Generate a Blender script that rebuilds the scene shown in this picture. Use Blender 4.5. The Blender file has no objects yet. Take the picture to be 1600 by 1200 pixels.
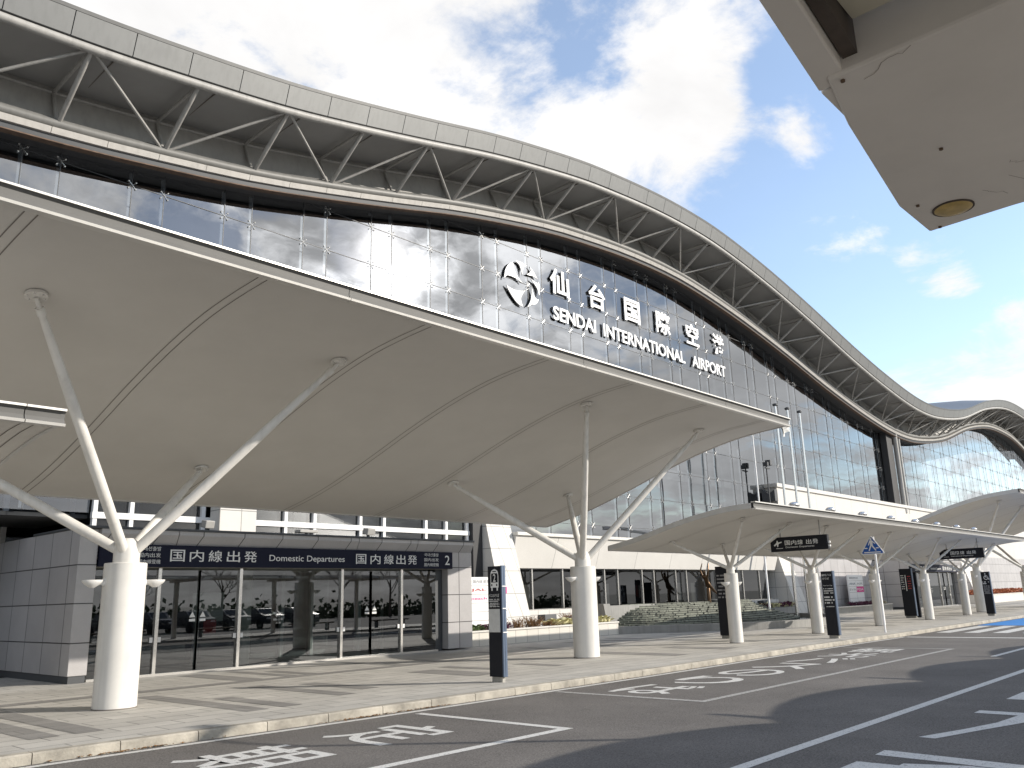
import bpy, bmesh, math, random
from mathutils import Vector, Matrix
R = math.radians
random.seed(7)
scene = bpy.context.scene
COL = scene.collection

# ------------------------------------------------------------------ camera
cam_d = bpy.data.cameras.new("camera")
cam = bpy.data.objects.new("camera", cam_d)
COL.objects.link(cam)
scene.camera = cam
cam_d.sensor_width = 36.0
cam_d.lens = 1320.0 / 1600.0 * 36.0
cam_d.clip_start = 0.05
cam_d.clip_end = 6000
YAW, PIT, ROL = R(42.1), R(14.17), R(-1.66)
fw = Vector((math.cos(YAW) * math.cos(PIT), math.sin(YAW) * math.cos(PIT), math.sin(PIT)))
rt = Vector((math.sin(YAW), -math.cos(YAW), 0))
up = rt.cross(fw)
r2 = math.cos(ROL) * rt + math.sin(ROL) * up
u2 = -math.sin(ROL) * rt + math.cos(ROL) * up
cam.matrix_world = Matrix(((r2.x, u2.x, -fw.x, 0), (r2.y, u2.y, -fw.y, 0), (r2.z, u2.z, -fw.z, 1.6), (0, 0, 0, 1)))

# ------------------------------------------------------------------ sun, sky, exposure
SUN_AZ, SUN_EL = R(-51.0), R(23.0)
sun_dir = Vector((math.cos(SUN_AZ) * math.cos(SUN_EL), math.sin(SUN_AZ) * math.cos(SUN_EL), math.sin(SUN_EL)))
sd = bpy.data.lights.new("sun", 'SUN')
sd.energy = 4.2
sd.angle = R(0.55)
sd.color = (1.0, 0.93, 0.83)
sun = bpy.data.objects.new("sun", sd)
COL.objects.link(sun)
sun.rotation_euler = sun_dir.to_track_quat('Z', 'Y').to_euler()

world = bpy.data.worlds.new("World")
scene.world = world
world.use_nodes = True
wt = world.node_tree
wt.nodes.clear()
SKY_STRENGTH = 0.15


def wn(kind, **kw):
    n = wt.nodes.new(kind)
    for k, v in kw.items():
        if k == 'inp':
            for i, val in v.items():
                n.inputs[i].default_value = val
        else:
            setattr(n, k, v)
    return n


def wmath(op, a, b=None, clamp=False):
    n = wn('ShaderNodeMath', operation=op, use_clamp=clamp)
    for i, q in enumerate((a, b)):
        if q is None:
            continue
        if isinstance(q, (int, float)):
            n.inputs[i].default_value = q
        else:
            wt.links.new(q, n.inputs[i])
    return n.outputs[0]


def wsmooth(x, lo, hi):
    n = wn('ShaderNodeMapRange', interpolation_type='SMOOTHSTEP')
    wt.links.new(x, n.inputs[0])
    n.inputs[1].default_value = lo
    n.inputs[2].default_value = hi
    return n.outputs[0]


tc = wn('ShaderNodeTexCoord')
sep = wn('ShaderNodeSeparateXYZ')
wt.links.new(tc.outputs['Generated'], sep.inputs[0])
sky = wn('ShaderNodeTexSky', sky_type='NISHITA', sun_disc=False)
sky.sun_elevation = SUN_EL
sky.sun_rotation = R(90) - SUN_AZ
sky.air_density = 1.0
sky.dust_density = 0.15
sky.ozone_density = 1.4
zz = wmath('ADD', wmath('MAXIMUM', sep.outputs[2], 0.0), 0.22)
uu = wmath('DIVIDE', sep.outputs[0], zz)
vv = wmath('DIVIDE', sep.outputs[1], zz)
cmb = wn('ShaderNodeCombineXYZ')
wt.links.new(uu, cmb.inputs[0])
wt.links.new(vv, cmb.inputs[1])
cmb.inputs[2].default_value = 3.7


def wnoise(scale, detail, rough, dist=0.0, off=(0, 0, 0)):
    mp = wn('ShaderNodeVectorMath', operation='ADD')
    wt.links.new(cmb.outputs[0], mp.inputs[0])
    mp.inputs[1].default_value = off
    n = wn('ShaderNodeTexNoise', inp={'Scale': scale, 'Detail': detail, 'Roughness': rough, 'Distortion': dist})
    wt.links.new(mp.outputs[0], n.inputs['Vector'])
    return n.outputs['Fac']


def wdot(v):
    n = wn('ShaderNodeVectorMath', operation='DOT_PRODUCT')
    wt.links.new(tc.outputs['Generated'], n.inputs[0])
    n.inputs[1].default_value = Vector(v).normalized()
    return n.outputs['Value']


def blob(v, r_in, r_out, amount):     # more (or less) cloud about one direction of the sky
    s = wsmooth(wdot(v), math.cos(R(r_out)), math.cos(R(r_in)))
    return wmath('MULTIPLY', s, amount)


big = wnoise(1.15, 3, 0.5, 0.3, (1.3, 4.1, 0))
fine = wnoise(3.4, 10, 0.64, 0.35, (7.7, 2.2, 0))
dens = wmath('ADD', wmath('MULTIPLY', big, 0.48), wmath('MULTIPLY', fine, 0.52))
for args in (((0.34, 0.74, 0.58), 6, 24, 0.08),       # bright bank above the roof
             ((0.56, 0.58, 0.60), 4, 16, 0.03),
             ((0.735, 0.455, 0.50), 3, 9, 0.09),
             ((0.81, 0.385, 0.44), 2, 7, 0.10),
             ((0.75, 0.36, 0.56), 2, 8, 0.08),
             ((0.677, 0.475, 0.562), 0.5, 3.5, -0.07),
             ((0.871, 0.272, 0.40), 4, 12, -0.13),    # clear blue to the right
             ((0.93, 0.24, 0.30), 3, 9, -0.10),
             ((0.80, 0.28, 0.53), 1, 5, -0.06),
             ((0.828, 0.285, 0.482), 0.3, 4.6, 0.15),
             ((0.919, 0.224, 0.325), 0.2, 3.0, 0.18),
             ((0.888, 0.294, 0.352), 0.5, 4.5, 0.19),
             ((0.955, 0.222, 0.195), 3, 8, 0.22),     # low bank at the far end
             ((0.0, -1.0, 0.05), 15, 50, 0.02),
             ((0.577, -0.715, 0.394), 3, 20, 0.06),
             ((0.49, -0.78, 0.37), 0.5, 4, 0.09),
             ((0.66, -0.65, 0.37), 0.5, 5, 0.07),
             ((0.86, -0.46, 0.22), 2, 9, 0.07),
             ((0.40, -0.82, 0.42), 1, 6, -0.05),
             ((0.28, -0.85, 0.42), 1, 5, 0.05),
             ((0.92, -0.36, 0.17), 4, 14, 0.09),
             ((-1.0, 0.2, 0.3), 20, 60, 0.12)):  # out of view: cloud added to brighten the porch side wall
    dens = wmath('ADD', dens, blob(*args))
dens = wmath('ADD', dens, wmath('MULTIPLY', wmath('SUBTRACT', 1.0, wsmooth(sep.outputs[2], 0.02, 0.11)), 0.34))
dens = wmath('ADD', dens, wmath('MULTIPLY', wmath('SUBTRACT', wnoise(9.0, 6, 0.6, 0.4, (2.2, 5.5, 1.0)), 0.5), 0.16))
mask = wsmooth(dens, 0.49, 0.61)
# cloud brightness: grey bases, white tops, brighter close to the sun
shade = wnoise(2.1, 6, 0.6, 0.2, (3.3, 9.1, 0))
cb = wn('ShaderNodeMapRange', inp={1: 0.3, 2: 0.72, 3: 4.8, 4: 6.4})
wt.links.new(shade, cb.inputs[0])
sdot = wdot(sun_dir)
side = wsmooth(wdot((sun_dir.x, sun_dir.y, 0)), 0.72, 1.0)
back = wmath('SUBTRACT', 1.0, wmath('MULTIPLY', side, 0.30))
glow = wmath('POWER', wmath('MAXIMUM', sdot, 0.0), 26.0)
glow2 = wmath('POWER', wmath('MAXIMUM', sdot, 0.0), 1300.0)
lum = wsmooth(wmath('ADD', shade, wmath('MULTIPLY', wmath('SUBTRACT', wnoise(6.0, 7, 0.6, 0.3, (8.2, 1.5, 4.0)), 0.5), 0.9)), 0.34, 0.68)
cbright = wmath('ADD', wmath('MULTIPLY', cb.outputs[0], back), wmath('MULTIPLY', wmath('ADD', wmath('MULTIPLY', lum, 1.7), 0.12), wmath('ADD', wmath('MULTIPLY', glow, 6.5), wmath('MULTIPLY', glow2, 45.0))))
ccol = wn('ShaderNodeVectorMath', operation='SCALE')
ccol.inputs[0].default_value = (1.0, 0.985, 0.97)
wt.links.new(cbright, ccol.inputs['Scale'])
# clear air: the Nishita sky, lifted a little by thin haze
hz = wn('ShaderNodeVectorMath', operation='SCALE')
hz.inputs[0].default_value = (1.0, 0.93, 0.85)
wt.links.new(wmath('ADD', wmath('MULTIPLY', glow, 0.3), wmath('MULTIPLY', glow2, 22.0)), hz.inputs['Scale'])
skb = wn('ShaderNodeVectorMath', operation='MULTIPLY')
wt.links.new(sky.outputs[0], skb.inputs[0])
skb.inputs[1].default_value = (1.62, 1.54, 1.50)
ska = wn('ShaderNodeVectorMath', operation='ADD')
skd = wn('ShaderNodeVectorMath', operation='SCALE')
wt.links.new(skb.outputs[0], skd.inputs[0])
wt.links.new(wmath('SUBTRACT', 1.0, wmath('MULTIPLY', wsmooth(sdot, 0.70, 0.97), 0.62)), skd.inputs['Scale'])
wt.links.new(skd.outputs[0], ska.inputs[0])
wt.links.new(hz.outputs[0], ska.inputs[1])
mask = wmath('ADD', wmath('MULTIPLY', mask, 0.87), 0.10)      # thin veil of high cloud
mx = wn('ShaderNodeMix', data_type='RGBA')
wt.links.new(mask, mx.inputs['Factor'])
wt.links.new(ska.outputs[0], mx.inputs[6])
wt.links.new(ccol.outputs[0], mx.inputs[7])
bg = wn('ShaderNodeBackground', inp={1: SKY_STRENGTH})
wt.links.new(mx.outputs[2], bg.inputs[0])
wo = wn('ShaderNodeOutputWorld')
wt.links.new(bg.outputs[0], wo.inputs[0])

scene.view_settings.view_transform = 'Standard'
scene.view_settings.look = 'None'
scene.view_settings.exposure = 0.35
scene.view_settings.gamma = 1.0
scene.cycles.use_denoising = True
scene.cycles.max_bounces = 8
scene.cycles.diffuse_bounces = 4
scene.cycles.glossy_bounces = 4
scene.cycles.transparent_max_bounces = 12
scene.cycles.caustics_reflective = False
scene.cycles.caustics_refractive = False
scene.cycles.sample_clamp_indirect = 6.0


# ------------------------------------------------------------------ materials
def mat(name, col, rough=0.6, metal=0.0, spec=0.5, var=0.0, vscale=3.0, bump=0.0, bscale=40.0, streak=0.0, coat=0.0):
    m = bpy.data.materials.new(name)
    m.use_nodes = True
    nt = m.node_tree
    b = nt.nodes['Principled BSDF']
    b.inputs['Roughness'].default_value = rough
    b.inputs['Metallic'].default_value = metal
    b.inputs['Specular IOR Level'].default_value = spec
    b.inputs['Coat Weight'].default_value = coat
    b.inputs['Base Color'].default_value = (*col, 1)
    if var or bump or streak:
        co = nt.nodes.new('ShaderNodeTexCoord')
    if var or streak:
        last = None
        n = nt.nodes.new('ShaderNodeTexNoise')
        n.inputs['Scale'].default_value = vscale
        n.inputs['Detail'].default_value = 7
        n.inputs['Roughness'].default_value = 0.65
        nt.links.new(co.outputs['Object'], n.inputs['Vector'])
        mr = nt.nodes.new('ShaderNodeMapRange')
        mr.inputs[1].default_value = 0.3
        mr.inputs[2].default_value = 0.7
        mr.inputs[3].default_value = 1 - var
        mr.inputs[4].default_value = 1 + var
        nt.links.new(n.outputs['Fac'], mr.inputs[0])
        last = mr.outputs[0]
        if streak:
            mp = nt.nodes.new('ShaderNodeMapping')
            mp.inputs['Scale'].default_value = (7, 7, 0.35)
            nt.links.new(co.outputs['Object'], mp.inputs[0])
            n2 = nt.nodes.new('ShaderNodeTexNoise')
            n2.inputs['Scale'].default_value = 1.0
            n2.inputs['Detail'].default_value = 5
            nt.links.new(mp.outputs[0], n2.inputs['Vector'])
            m2 = nt.nodes.new('ShaderNodeMapRange')
            m2.inputs[1].default_value = 0.45
            m2.inputs[2].default_value = 0.75
            m2.inputs[3].default_value = 1
            m2.inputs[4].default_value = 1 - streak
            nt.links.new(n2.outputs['Fac'], m2.inputs[0])
            mu = nt.nodes.new('ShaderNodeMath')
            mu.operation = 'MULTIPLY'
            nt.links.new(last, mu.inputs[0])
            nt.links.new(m2.outputs[0], mu.inputs[1])
            last = mu.outputs[0]
        sc = nt.nodes.new('ShaderNodeVectorMath')
        sc.operation = 'SCALE'
        sc.inputs[0].default_value = col
        nt.links.new(last, sc.inputs['Scale'])
        nt.links.new(sc.outputs[0], b.inputs['Base Color'])
    if bump:
        n3 = nt.nodes.new('ShaderNodeTexNoise')
        n3.inputs['Scale'].default_value = bscale
        n3.inputs['Detail'].default_value = 6
        nt.links.new(co.outputs['Object'], n3.inputs['Vector'])
        bp = nt.nodes.new('ShaderNodeBump')
        bp.inputs['Strength'].default_value = bump
        bp.inputs['Distance'].default_value = 0.02
        nt.links.new(n3.outputs['Fac'], bp.inputs['Height'])
        nt.links.new(bp.outputs[0], b.inputs['Normal'])
    return m


def glass_mat(name, tint, base, graze, wobble=0.0, wscale=0.5, rough=0.0):
    """Coated facade glass: mirror plus dark see-through, mirror growing at grazing angles."""
    m = bpy.data.materials.new(name)
    m.use_nodes = True
    nt = m.node_tree
    nt.nodes.remove(nt.nodes['Principled BSDF'])
    out = nt.nodes['Material Output']
    gl = nt.nodes.new('ShaderNodeBsdfGlossy')
    gl.inputs['Color'].default_value = (0.93, 0.96, 1.0, 1)
    gl.inputs['Roughness'].default_value = rough
    tr = nt.nodes.new('ShaderNodeBsdfTransparent')
    tr.inputs[0].default_value = (*tint, 1)
    lw = nt.nodes.new('ShaderNodeLayerWeight')
    lw.inputs[0].default_value = 0.5
    pw = nt.nodes.new('ShaderNodeMath')
    pw.operation = 'POWER'
    pw.inputs[1].default_value = 5.0
    nt.links.new(lw.outputs['Facing'], pw.inputs[0])
    mr = nt.nodes.new('ShaderNodeMapRange')
    mr.inputs[3].default_value = base
    mr.inputs[4].default_value = graze
    nt.links.new(pw.outputs[0], mr.inputs[0])
    mxs = nt.nodes.new('ShaderNodeMixShader')
    nt.links.new(mr.outputs[0], mxs.inputs[0])
    nt.links.new(tr.outputs[0], mxs.inputs[1])
    nt.links.new(gl.outputs[0], mxs.inputs[2])
    nt.links.new(mxs.outputs[0], out.inputs[0])
    if wobble:
        co = nt.nodes.new('ShaderNodeTexCoord')
        n = nt.nodes.new('ShaderNodeTexNoise')
        n.inputs['Scale'].default_value = wscale
        n.inputs['Detail'].default_value = 1
        nt.links.new(co.outputs['Object'], n.inputs['Vector'])
        bp = nt.nodes.new('ShaderNodeBump')
        bp.inputs['Strength'].default_value = 1.0
        bp.inputs['Distance'].default_value = wobble
        nt.links.new(n.outputs['Fac'], bp.inputs['Height'])
        nt.links.new(bp.outputs[0], gl.inputs['Normal'])
    return m


def paving_mat(name, col, sx, sy, mortar=0.012, var=0.12, dirt=0.25, vertical=False, mort_col=0.5, rough=0.75):
    """Slabs laid in a grid: each slab its own tone, darker joints, worn stains."""
    m = bpy.data.materials.new(name)
    m.use_nodes = True
    nt = m.node_tree
    b = nt.nodes['Principled BSDF']
    b.inputs['Roughness'].default_value = rough
    co = nt.nodes.new('ShaderNodeTexCoord')
    src = co.outputs['Object']
    if vertical:
        sp = nt.nodes.new('ShaderNodeSeparateXYZ')
        nt.links.new(src, sp.inputs[0])
        ad = nt.nodes.new('ShaderNodeMath')
        nt.links.new(sp.outputs[0], ad.inputs[0])
        nt.links.new(sp.outputs[1], ad.inputs[1])
        cb_ = nt.nodes.new('ShaderNodeCombineXYZ')
        nt.links.new(ad.outputs[0], cb_.inputs[0])
        nt.links.new(sp.outputs[2], cb_.inputs[1])
        src = cb_.outputs[0]
    br = nt.nodes.new('ShaderNodeTexBrick')
    br.offset = 0.5 if not vertical else 0.0
    br.inputs['Scale'].default_value = 1.0
    br.inputs['Brick Width'].default_value = sx
    br.inputs['Row Height'].default_value = sy
    br.inputs['Mortar Size'].default_value = mortar
    br.inputs['Mortar Smooth'].default_value = 0.1
    br.inputs['Bias'].default_value = 0.0
    lo = [c * (1 - var) for c in col]
    hi = [min(1, c * (1 + var)) for c in col]
    br.inputs['Color1'].default_value = (*lo, 1)
    br.inputs['Color2'].default_value = (*hi, 1)
    br.inputs['Mortar'].default_value = (*[c * mort_col for c in col], 1)
    nt.links.new(src, br.inputs['Vector'])
    n = nt.nodes.new('ShaderNodeTexNoise')
    n.inputs['Scale'].default_value = 0.9
    n.inputs['Detail'].default_value = 9
    n.inputs['Roughness'].default_value = 0.7
    nt.links.new(co.outputs['Object'], n.inputs['Vector'])
    mr = nt.nodes.new('ShaderNodeMapRange')
    mr.inputs[1].default_value = 0.3
    mr.inputs[2].default_value = 0.7
    mr.inputs[3].default_value = 1 - dirt
    mr.inputs[4].default_value = 1 + dirt * 0.4
    nt.links.new(n.outputs['Fac'], mr.inputs[0])
    mu = nt.nodes.new('ShaderNodeVectorMath')
    mu.operation = 'SCALE'
    nt.links.new(br.outputs['Color'], mu.inputs[0])
    nt.links.new(mr.outputs[0], mu.inputs['Scale'])
    n2 = nt.nodes.new('ShaderNodeTexNoise')
    n2.inputs['Scale'].default_value = 90
    n2.inputs['Detail'].default_value = 4
    nt.links.new(co.outputs['Object'], n2.inputs['Vector'])
    m2 = nt.nodes.new('ShaderNodeMapRange')
    m2.inputs[1].default_value = 0.3
    m2.inputs[2].default_value = 0.7
    m2.inputs[3].default_value = 0.85
    m2.inputs[4].default_value = 1.12
    nt.links.new(n2.outputs['Fac'], m2.inputs[0])
    mu2 = nt.nodes.new('ShaderNodeVectorMath')
    mu2.operation = 'SCALE'
    nt.links.new(mu.outputs[0], mu2.inputs[0])
    nt.links.new(m2.outputs[0], mu2.inputs['Scale'])
    nt.links.new(mu2.outputs[0], b.inputs['Base Color'])
    bp = nt.nodes.new('ShaderNodeBump')
    bp.inputs['Strength'].default_value = 0.5
    bp.inputs['Distance'].default_value = 0.004
    nt.links.new(br.outputs['Fac'], bp.inputs['Height'])
    bp.invert = True
    nt.links.new(bp.outputs[0], b.inputs['Normal'])
    return m


def asphalt_mat():
    m = mat('asphalt', (0.138, 0.128, 0.118), 0.88, var=0.18, vscale=0.5, spec=0.3)
    nt = m.node_tree
    b = nt.nodes['Principled BSDF']
    link = b.inputs['Base Color'].links[0]
    prev = link.from_socket
    co = nt.nodes.new('ShaderNodeTexCoord')
    n = nt.nodes.new('ShaderNodeTexNoise')
    n.inputs['Scale'].default_value = 48
    n.inputs['Detail'].default_value = 5
    n.inputs['Roughness'].default_value = 0.8
    nt.links.new(co.outputs['Object'], n.inputs['Vector'])
    mr = nt.nodes.new('ShaderNodeMapRange')
    mr.inputs[1].default_value = 0.35
    mr.inputs[2].default_value = 0.68
    mr.inputs[3].default_value = 0.45
    mr.inputs[4].default_value = 1.75
    nt.links.new(n.outputs['Fac'], mr.inputs[0])
    s = nt.nodes.new('ShaderNodeVectorMath')
    s.operation = 'SCALE'
    nt.links.new(prev, s.inputs[0])
    nt.links.new(mr.outputs[0], s.inputs['Scale'])
    nt.links.new(s.outputs[0], b.inputs['Base Color'])
    bp = nt.nodes.new('ShaderNodeBump')
    bp.inputs['Strength'].default_value = 0.6
    bp.inputs['Distance'].default_value = 0.012
    nt.links.new(n.outputs['Fac'], bp.inputs['Height'])
    nt.links.new(bp.outputs[0], b.inputs['Normal'])
    return m


def paint_mat(name, col, wear=0.55):
    """Thermoplastic road paint worn through to the asphalt in specks."""
    m = bpy.data.materials.new(name)
    m.use_nodes = True
    nt = m.node_tree
    b = nt.nodes['Principled BSDF']
    b.inputs['Roughness'].default_value = 0.7
    co = nt.nodes.new('ShaderNodeTexCoord')
    n = nt.nodes.new('ShaderNodeTexNoise')
    n.inputs['Scale'].default_value = 38
    n.inputs['Detail'].default_value = 6
    n.inputs['Roughness'].default_value = 0.75
    nt.links.new(co.outputs['Object'], n.inputs['Vector'])
    mr = nt.nodes.new('ShaderNodeMapRange')
    mr.inputs[1].default_value = wear
    mr.inputs[2].default_value = wear + 0.07
    nt.links.new(n.outputs['Fac'], mr.inputs[0])
    mx_ = nt.nodes.new('ShaderNodeMix')
    mx_.data_type = 'RGBA'
    mx_.inputs[6].default_value = (*col, 1)
    mx_.inputs[7].default_value = (0.11, 0.105, 0.1, 1)
    nt.links.new(mr.outputs[0], mx_.inputs['Factor'])
    nt.links.new(mx_.outputs[2], b.inputs['Base Color'])
    return m


M = dict(
    white_steel=mat('white_steel', (0.72, 0.70, 0.66), 0.5, var=0.06, vscale=2.0, streak=0.16),
    canopy=mat('canopy_panel', (0.62, 0.597, 0.555), 0.55, var=0.035, vscale=0.9, streak=0.0),
    canopy_top=mat('canopy_top', (0.55, 0.54, 0.52), 0.5, var=0.08),
    gutter=mat('gutter_metal', (0.66, 0.64, 0.6), 0.35, metal=0.35, var=0.06),
    seam=mat('seam_gap', (0.20, 0.18, 0.16), 0.9),
    fascia=mat('fascia_panel', (0.205, 0.208, 0.205), 0.45, metal=0.2, var=0.06, vscale=0.35, streak=0.12),
    roof_lip=mat('roof_lip', (0.15, 0.15, 0.148), 0.4, metal=0.3, var=0.08),
    truss=mat('truss_paint', (0.37, 0.36, 0.34), 0.5, var=0.10, vscale=1.5, streak=0.2),
    chord=mat('chord_cover', (0.48, 0.46, 0.43), 0.45, var=0.08, streak=0.15),
    chord_tube=mat('chord_tube', (0.17, 0.168, 0.16), 0.5, var=0.08, streak=0.15),  # shade on the tube put into its colour, darker than the cover
    gutter_web=mat('gutter_web', (0.13, 0.127, 0.12), 0.6, var=0.06),  # shade of the recess between the gutter lips, as a darker colour
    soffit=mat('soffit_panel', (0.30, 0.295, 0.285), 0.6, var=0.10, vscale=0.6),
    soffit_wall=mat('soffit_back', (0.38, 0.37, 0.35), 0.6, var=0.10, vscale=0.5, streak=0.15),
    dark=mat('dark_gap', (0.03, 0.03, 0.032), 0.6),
    rust=mat('rust_strip', (0.13, 0.085, 0.06), 0.8, var=0.4, vscale=4),
    facade_glass=glass_mat('facade_glass', (0.42, 0.45, 0.48), 0.37, 0.85, wobble=0.0035, wscale=0.7),
    door_glass=glass_mat('door_glass', (0.34, 0.38, 0.37), 0.13, 0.95, wobble=0.001, wscale=0.6),
    window_glass=glass_mat('window_glass', (0.22, 0.23, 0.23), 0.10, 0.90, wobble=0.001),
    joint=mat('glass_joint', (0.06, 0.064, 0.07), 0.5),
    fin=mat('glass_fin', (0.75, 0.77, 0.78), 0.3),
    clamp=mat('steel_clamp', (0.75, 0.74, 0.72), 0.25, metal=0.8),
    letter=mat('white_letter', (0.9, 0.9, 0.9), 0.4),
    tile_white=paving_mat('white_wall_tile', (0.60, 0.58, 0.545), 3.05, 40.0, 0.012, 0.02, 0.06, vertical=True, mort_col=0.35),
    tile_grey=paving_mat('grey_stone_panel', (0.46, 0.445, 0.445), 1.16, 0.87, 0.014, 0.05, 0.12, vertical=True, mort_col=0.15, rough=0.3),
    pillar=paving_mat('pillar_tile', (0.66, 0.64, 0.60), 0.7, 0.87, 0.012, 0.02, 0.06, vertical=True, mort_col=0.4),
    coping=mat('coping', (0.62, 0.60, 0.56), 0.5, var=0.06, streak=0.1),
    steel=mat('stainless', (0.72, 0.70, 0.67), 0.22, metal=0.9, var=0.04),
    alu=mat('white_aluminium', (0.78, 0.78, 0.77), 0.35, var=0.03),
    sign_black=mat('sign_black', (0.011, 0.012, 0.017), 0.5, spec=0.25),
    sign_navy=mat('sign_navy', (0.014, 0.016, 0.032), 0.65, spec=0.15),
    sign_side=mat('sign_side', (0.13, 0.17, 0.24), 0.35, metal=0.5),
    sign_text=mat('sign_text', (0.78, 0.78, 0.76), 0.5),
    sign_dim=mat('sign_dim_text', (0.35, 0.35, 0.36), 0.5),
    sign_paper=mat('paper', (0.55, 0.55, 0.53), 0.6, var=0.10, vscale=9),
    concrete=mat('concrete', (0.36, 0.345, 0.31), 0.8, var=0.22, vscale=1.4, bump=0.3, bscale=30, streak=0.25),
    pavement=paving_mat('pavement_slab', (0.50, 0.48, 0.44), 0.9, 0.45, 0.012, 0.08, 0.22, mort_col=0.45),
    pave_dark=paving_mat('pavement_dark_slab', (0.27, 0.26, 0.245), 0.9, 0.45, 0.010, 0.10, 0.2, mort_col=0.6),
    kerb=mat('kerb_stone', (0.37, 0.34, 0.285), 0.8, var=0.42, vscale=2.2, bump=0.4, bscale=35),
    asphalt=asphalt_mat(),
    paint=paint_mat('road_paint', (0.62, 0.61, 0.58), 0.56),
    paint_old=paint_mat('worn_road_paint', (0.40, 0.39, 0.37), 0.52),
    paint_blue=paint_mat('blue_road_paint', (0.03, 0.22, 0.60), 0.66),
    earth=mat('ground_earth', (0.20, 0.19, 0.16), 0.9, var=0.2, vscale=0.3),
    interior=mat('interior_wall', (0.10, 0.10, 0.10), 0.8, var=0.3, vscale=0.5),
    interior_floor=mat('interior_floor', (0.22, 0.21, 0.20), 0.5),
    slate=paving_mat('slate_cascade', (0.20, 0.21, 0.17), 0.55, 0.085, 0.014, 0.35, 0.35, vertical=True, mort_col=0.25),
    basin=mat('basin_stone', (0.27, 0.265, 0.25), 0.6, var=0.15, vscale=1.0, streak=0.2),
    water=mat('water', (0.03, 0.04, 0.04), 0.05, spec=0.6),
    bronze=mat('bronze', (0.10, 0.062, 0.035), 0.35, metal=0.85, var=0.3, vscale=5),
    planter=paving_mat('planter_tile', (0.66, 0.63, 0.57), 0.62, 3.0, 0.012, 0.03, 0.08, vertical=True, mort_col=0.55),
    soil=mat('soil', (0.06, 0.045, 0.03), 0.95, var=0.3),
    cab_cream=mat('cabbage_cream', (0.66, 0.62, 0.36), 0.7, var=0.2, vscale=12),
    cab_purple=mat('cabbage_purple', (0.11, 0.025, 0.06), 0.7, var=0.4, vscale=12),
    cab_green=mat('cabbage_leaf', (0.10, 0.15, 0.05), 0.7, var=0.3, vscale=12),
    shrub=mat('brown_shrub', (0.20, 0.11, 0.045), 0.8, var=0.4, vscale=9),
    red_shrub=mat('red_shrub', (0.32, 0.09, 0.03), 0.8, var=0.4, vscale=9),
    bark=mat('bark', (0.09, 0.07, 0.055), 0.9, var=0.3, vscale=6),
    hedge=mat('hedge_leaf', (0.045, 0.06, 0.025), 0.8, var=0.4, vscale=5),
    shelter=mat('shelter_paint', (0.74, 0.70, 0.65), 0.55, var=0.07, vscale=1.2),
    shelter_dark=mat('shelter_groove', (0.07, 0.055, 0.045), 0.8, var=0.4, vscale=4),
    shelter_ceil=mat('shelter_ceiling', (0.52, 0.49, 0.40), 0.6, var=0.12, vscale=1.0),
    lens=mat('lamp_lens', (0.50, 0.36, 0.13), 0.4, var=0.25, vscale=14),
    crack=mat('crack_stain', (0.13, 0.085, 0.055), 0.9),
    pink=mat('pink_tile', (0.62, 0.04, 0.25), 0.5),
    blue=mat('sign_blue', (0.012, 0.10, 0.40), 0.4),
    board=mat('white_board', (0.82, 0.82, 0.82), 0.4),
    red=mat('red_plate', (0.45, 0.05, 0.05), 0.4),
    leaf=mat('dry_leaf', (0.22, 0.11, 0.035), 0.9, var=0.3),
    flag=mat('flag_cloth', (0.78, 0.76, 0.72), 0.8),
    lamp_white=mat('lamp_shell', (0.72, 0.71, 0.69), 0.35),
    car_dark=mat('car_paint', (0.03, 0.035, 0.045), 0.25, coat=0.6),
    car_silver=mat('car_silver', (0.35, 0.36, 0.37), 0.3, metal=0.6, coat=0.5),
    tyre=mat('tyre', (0.02, 0.02, 0.02), 0.9),
)


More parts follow.
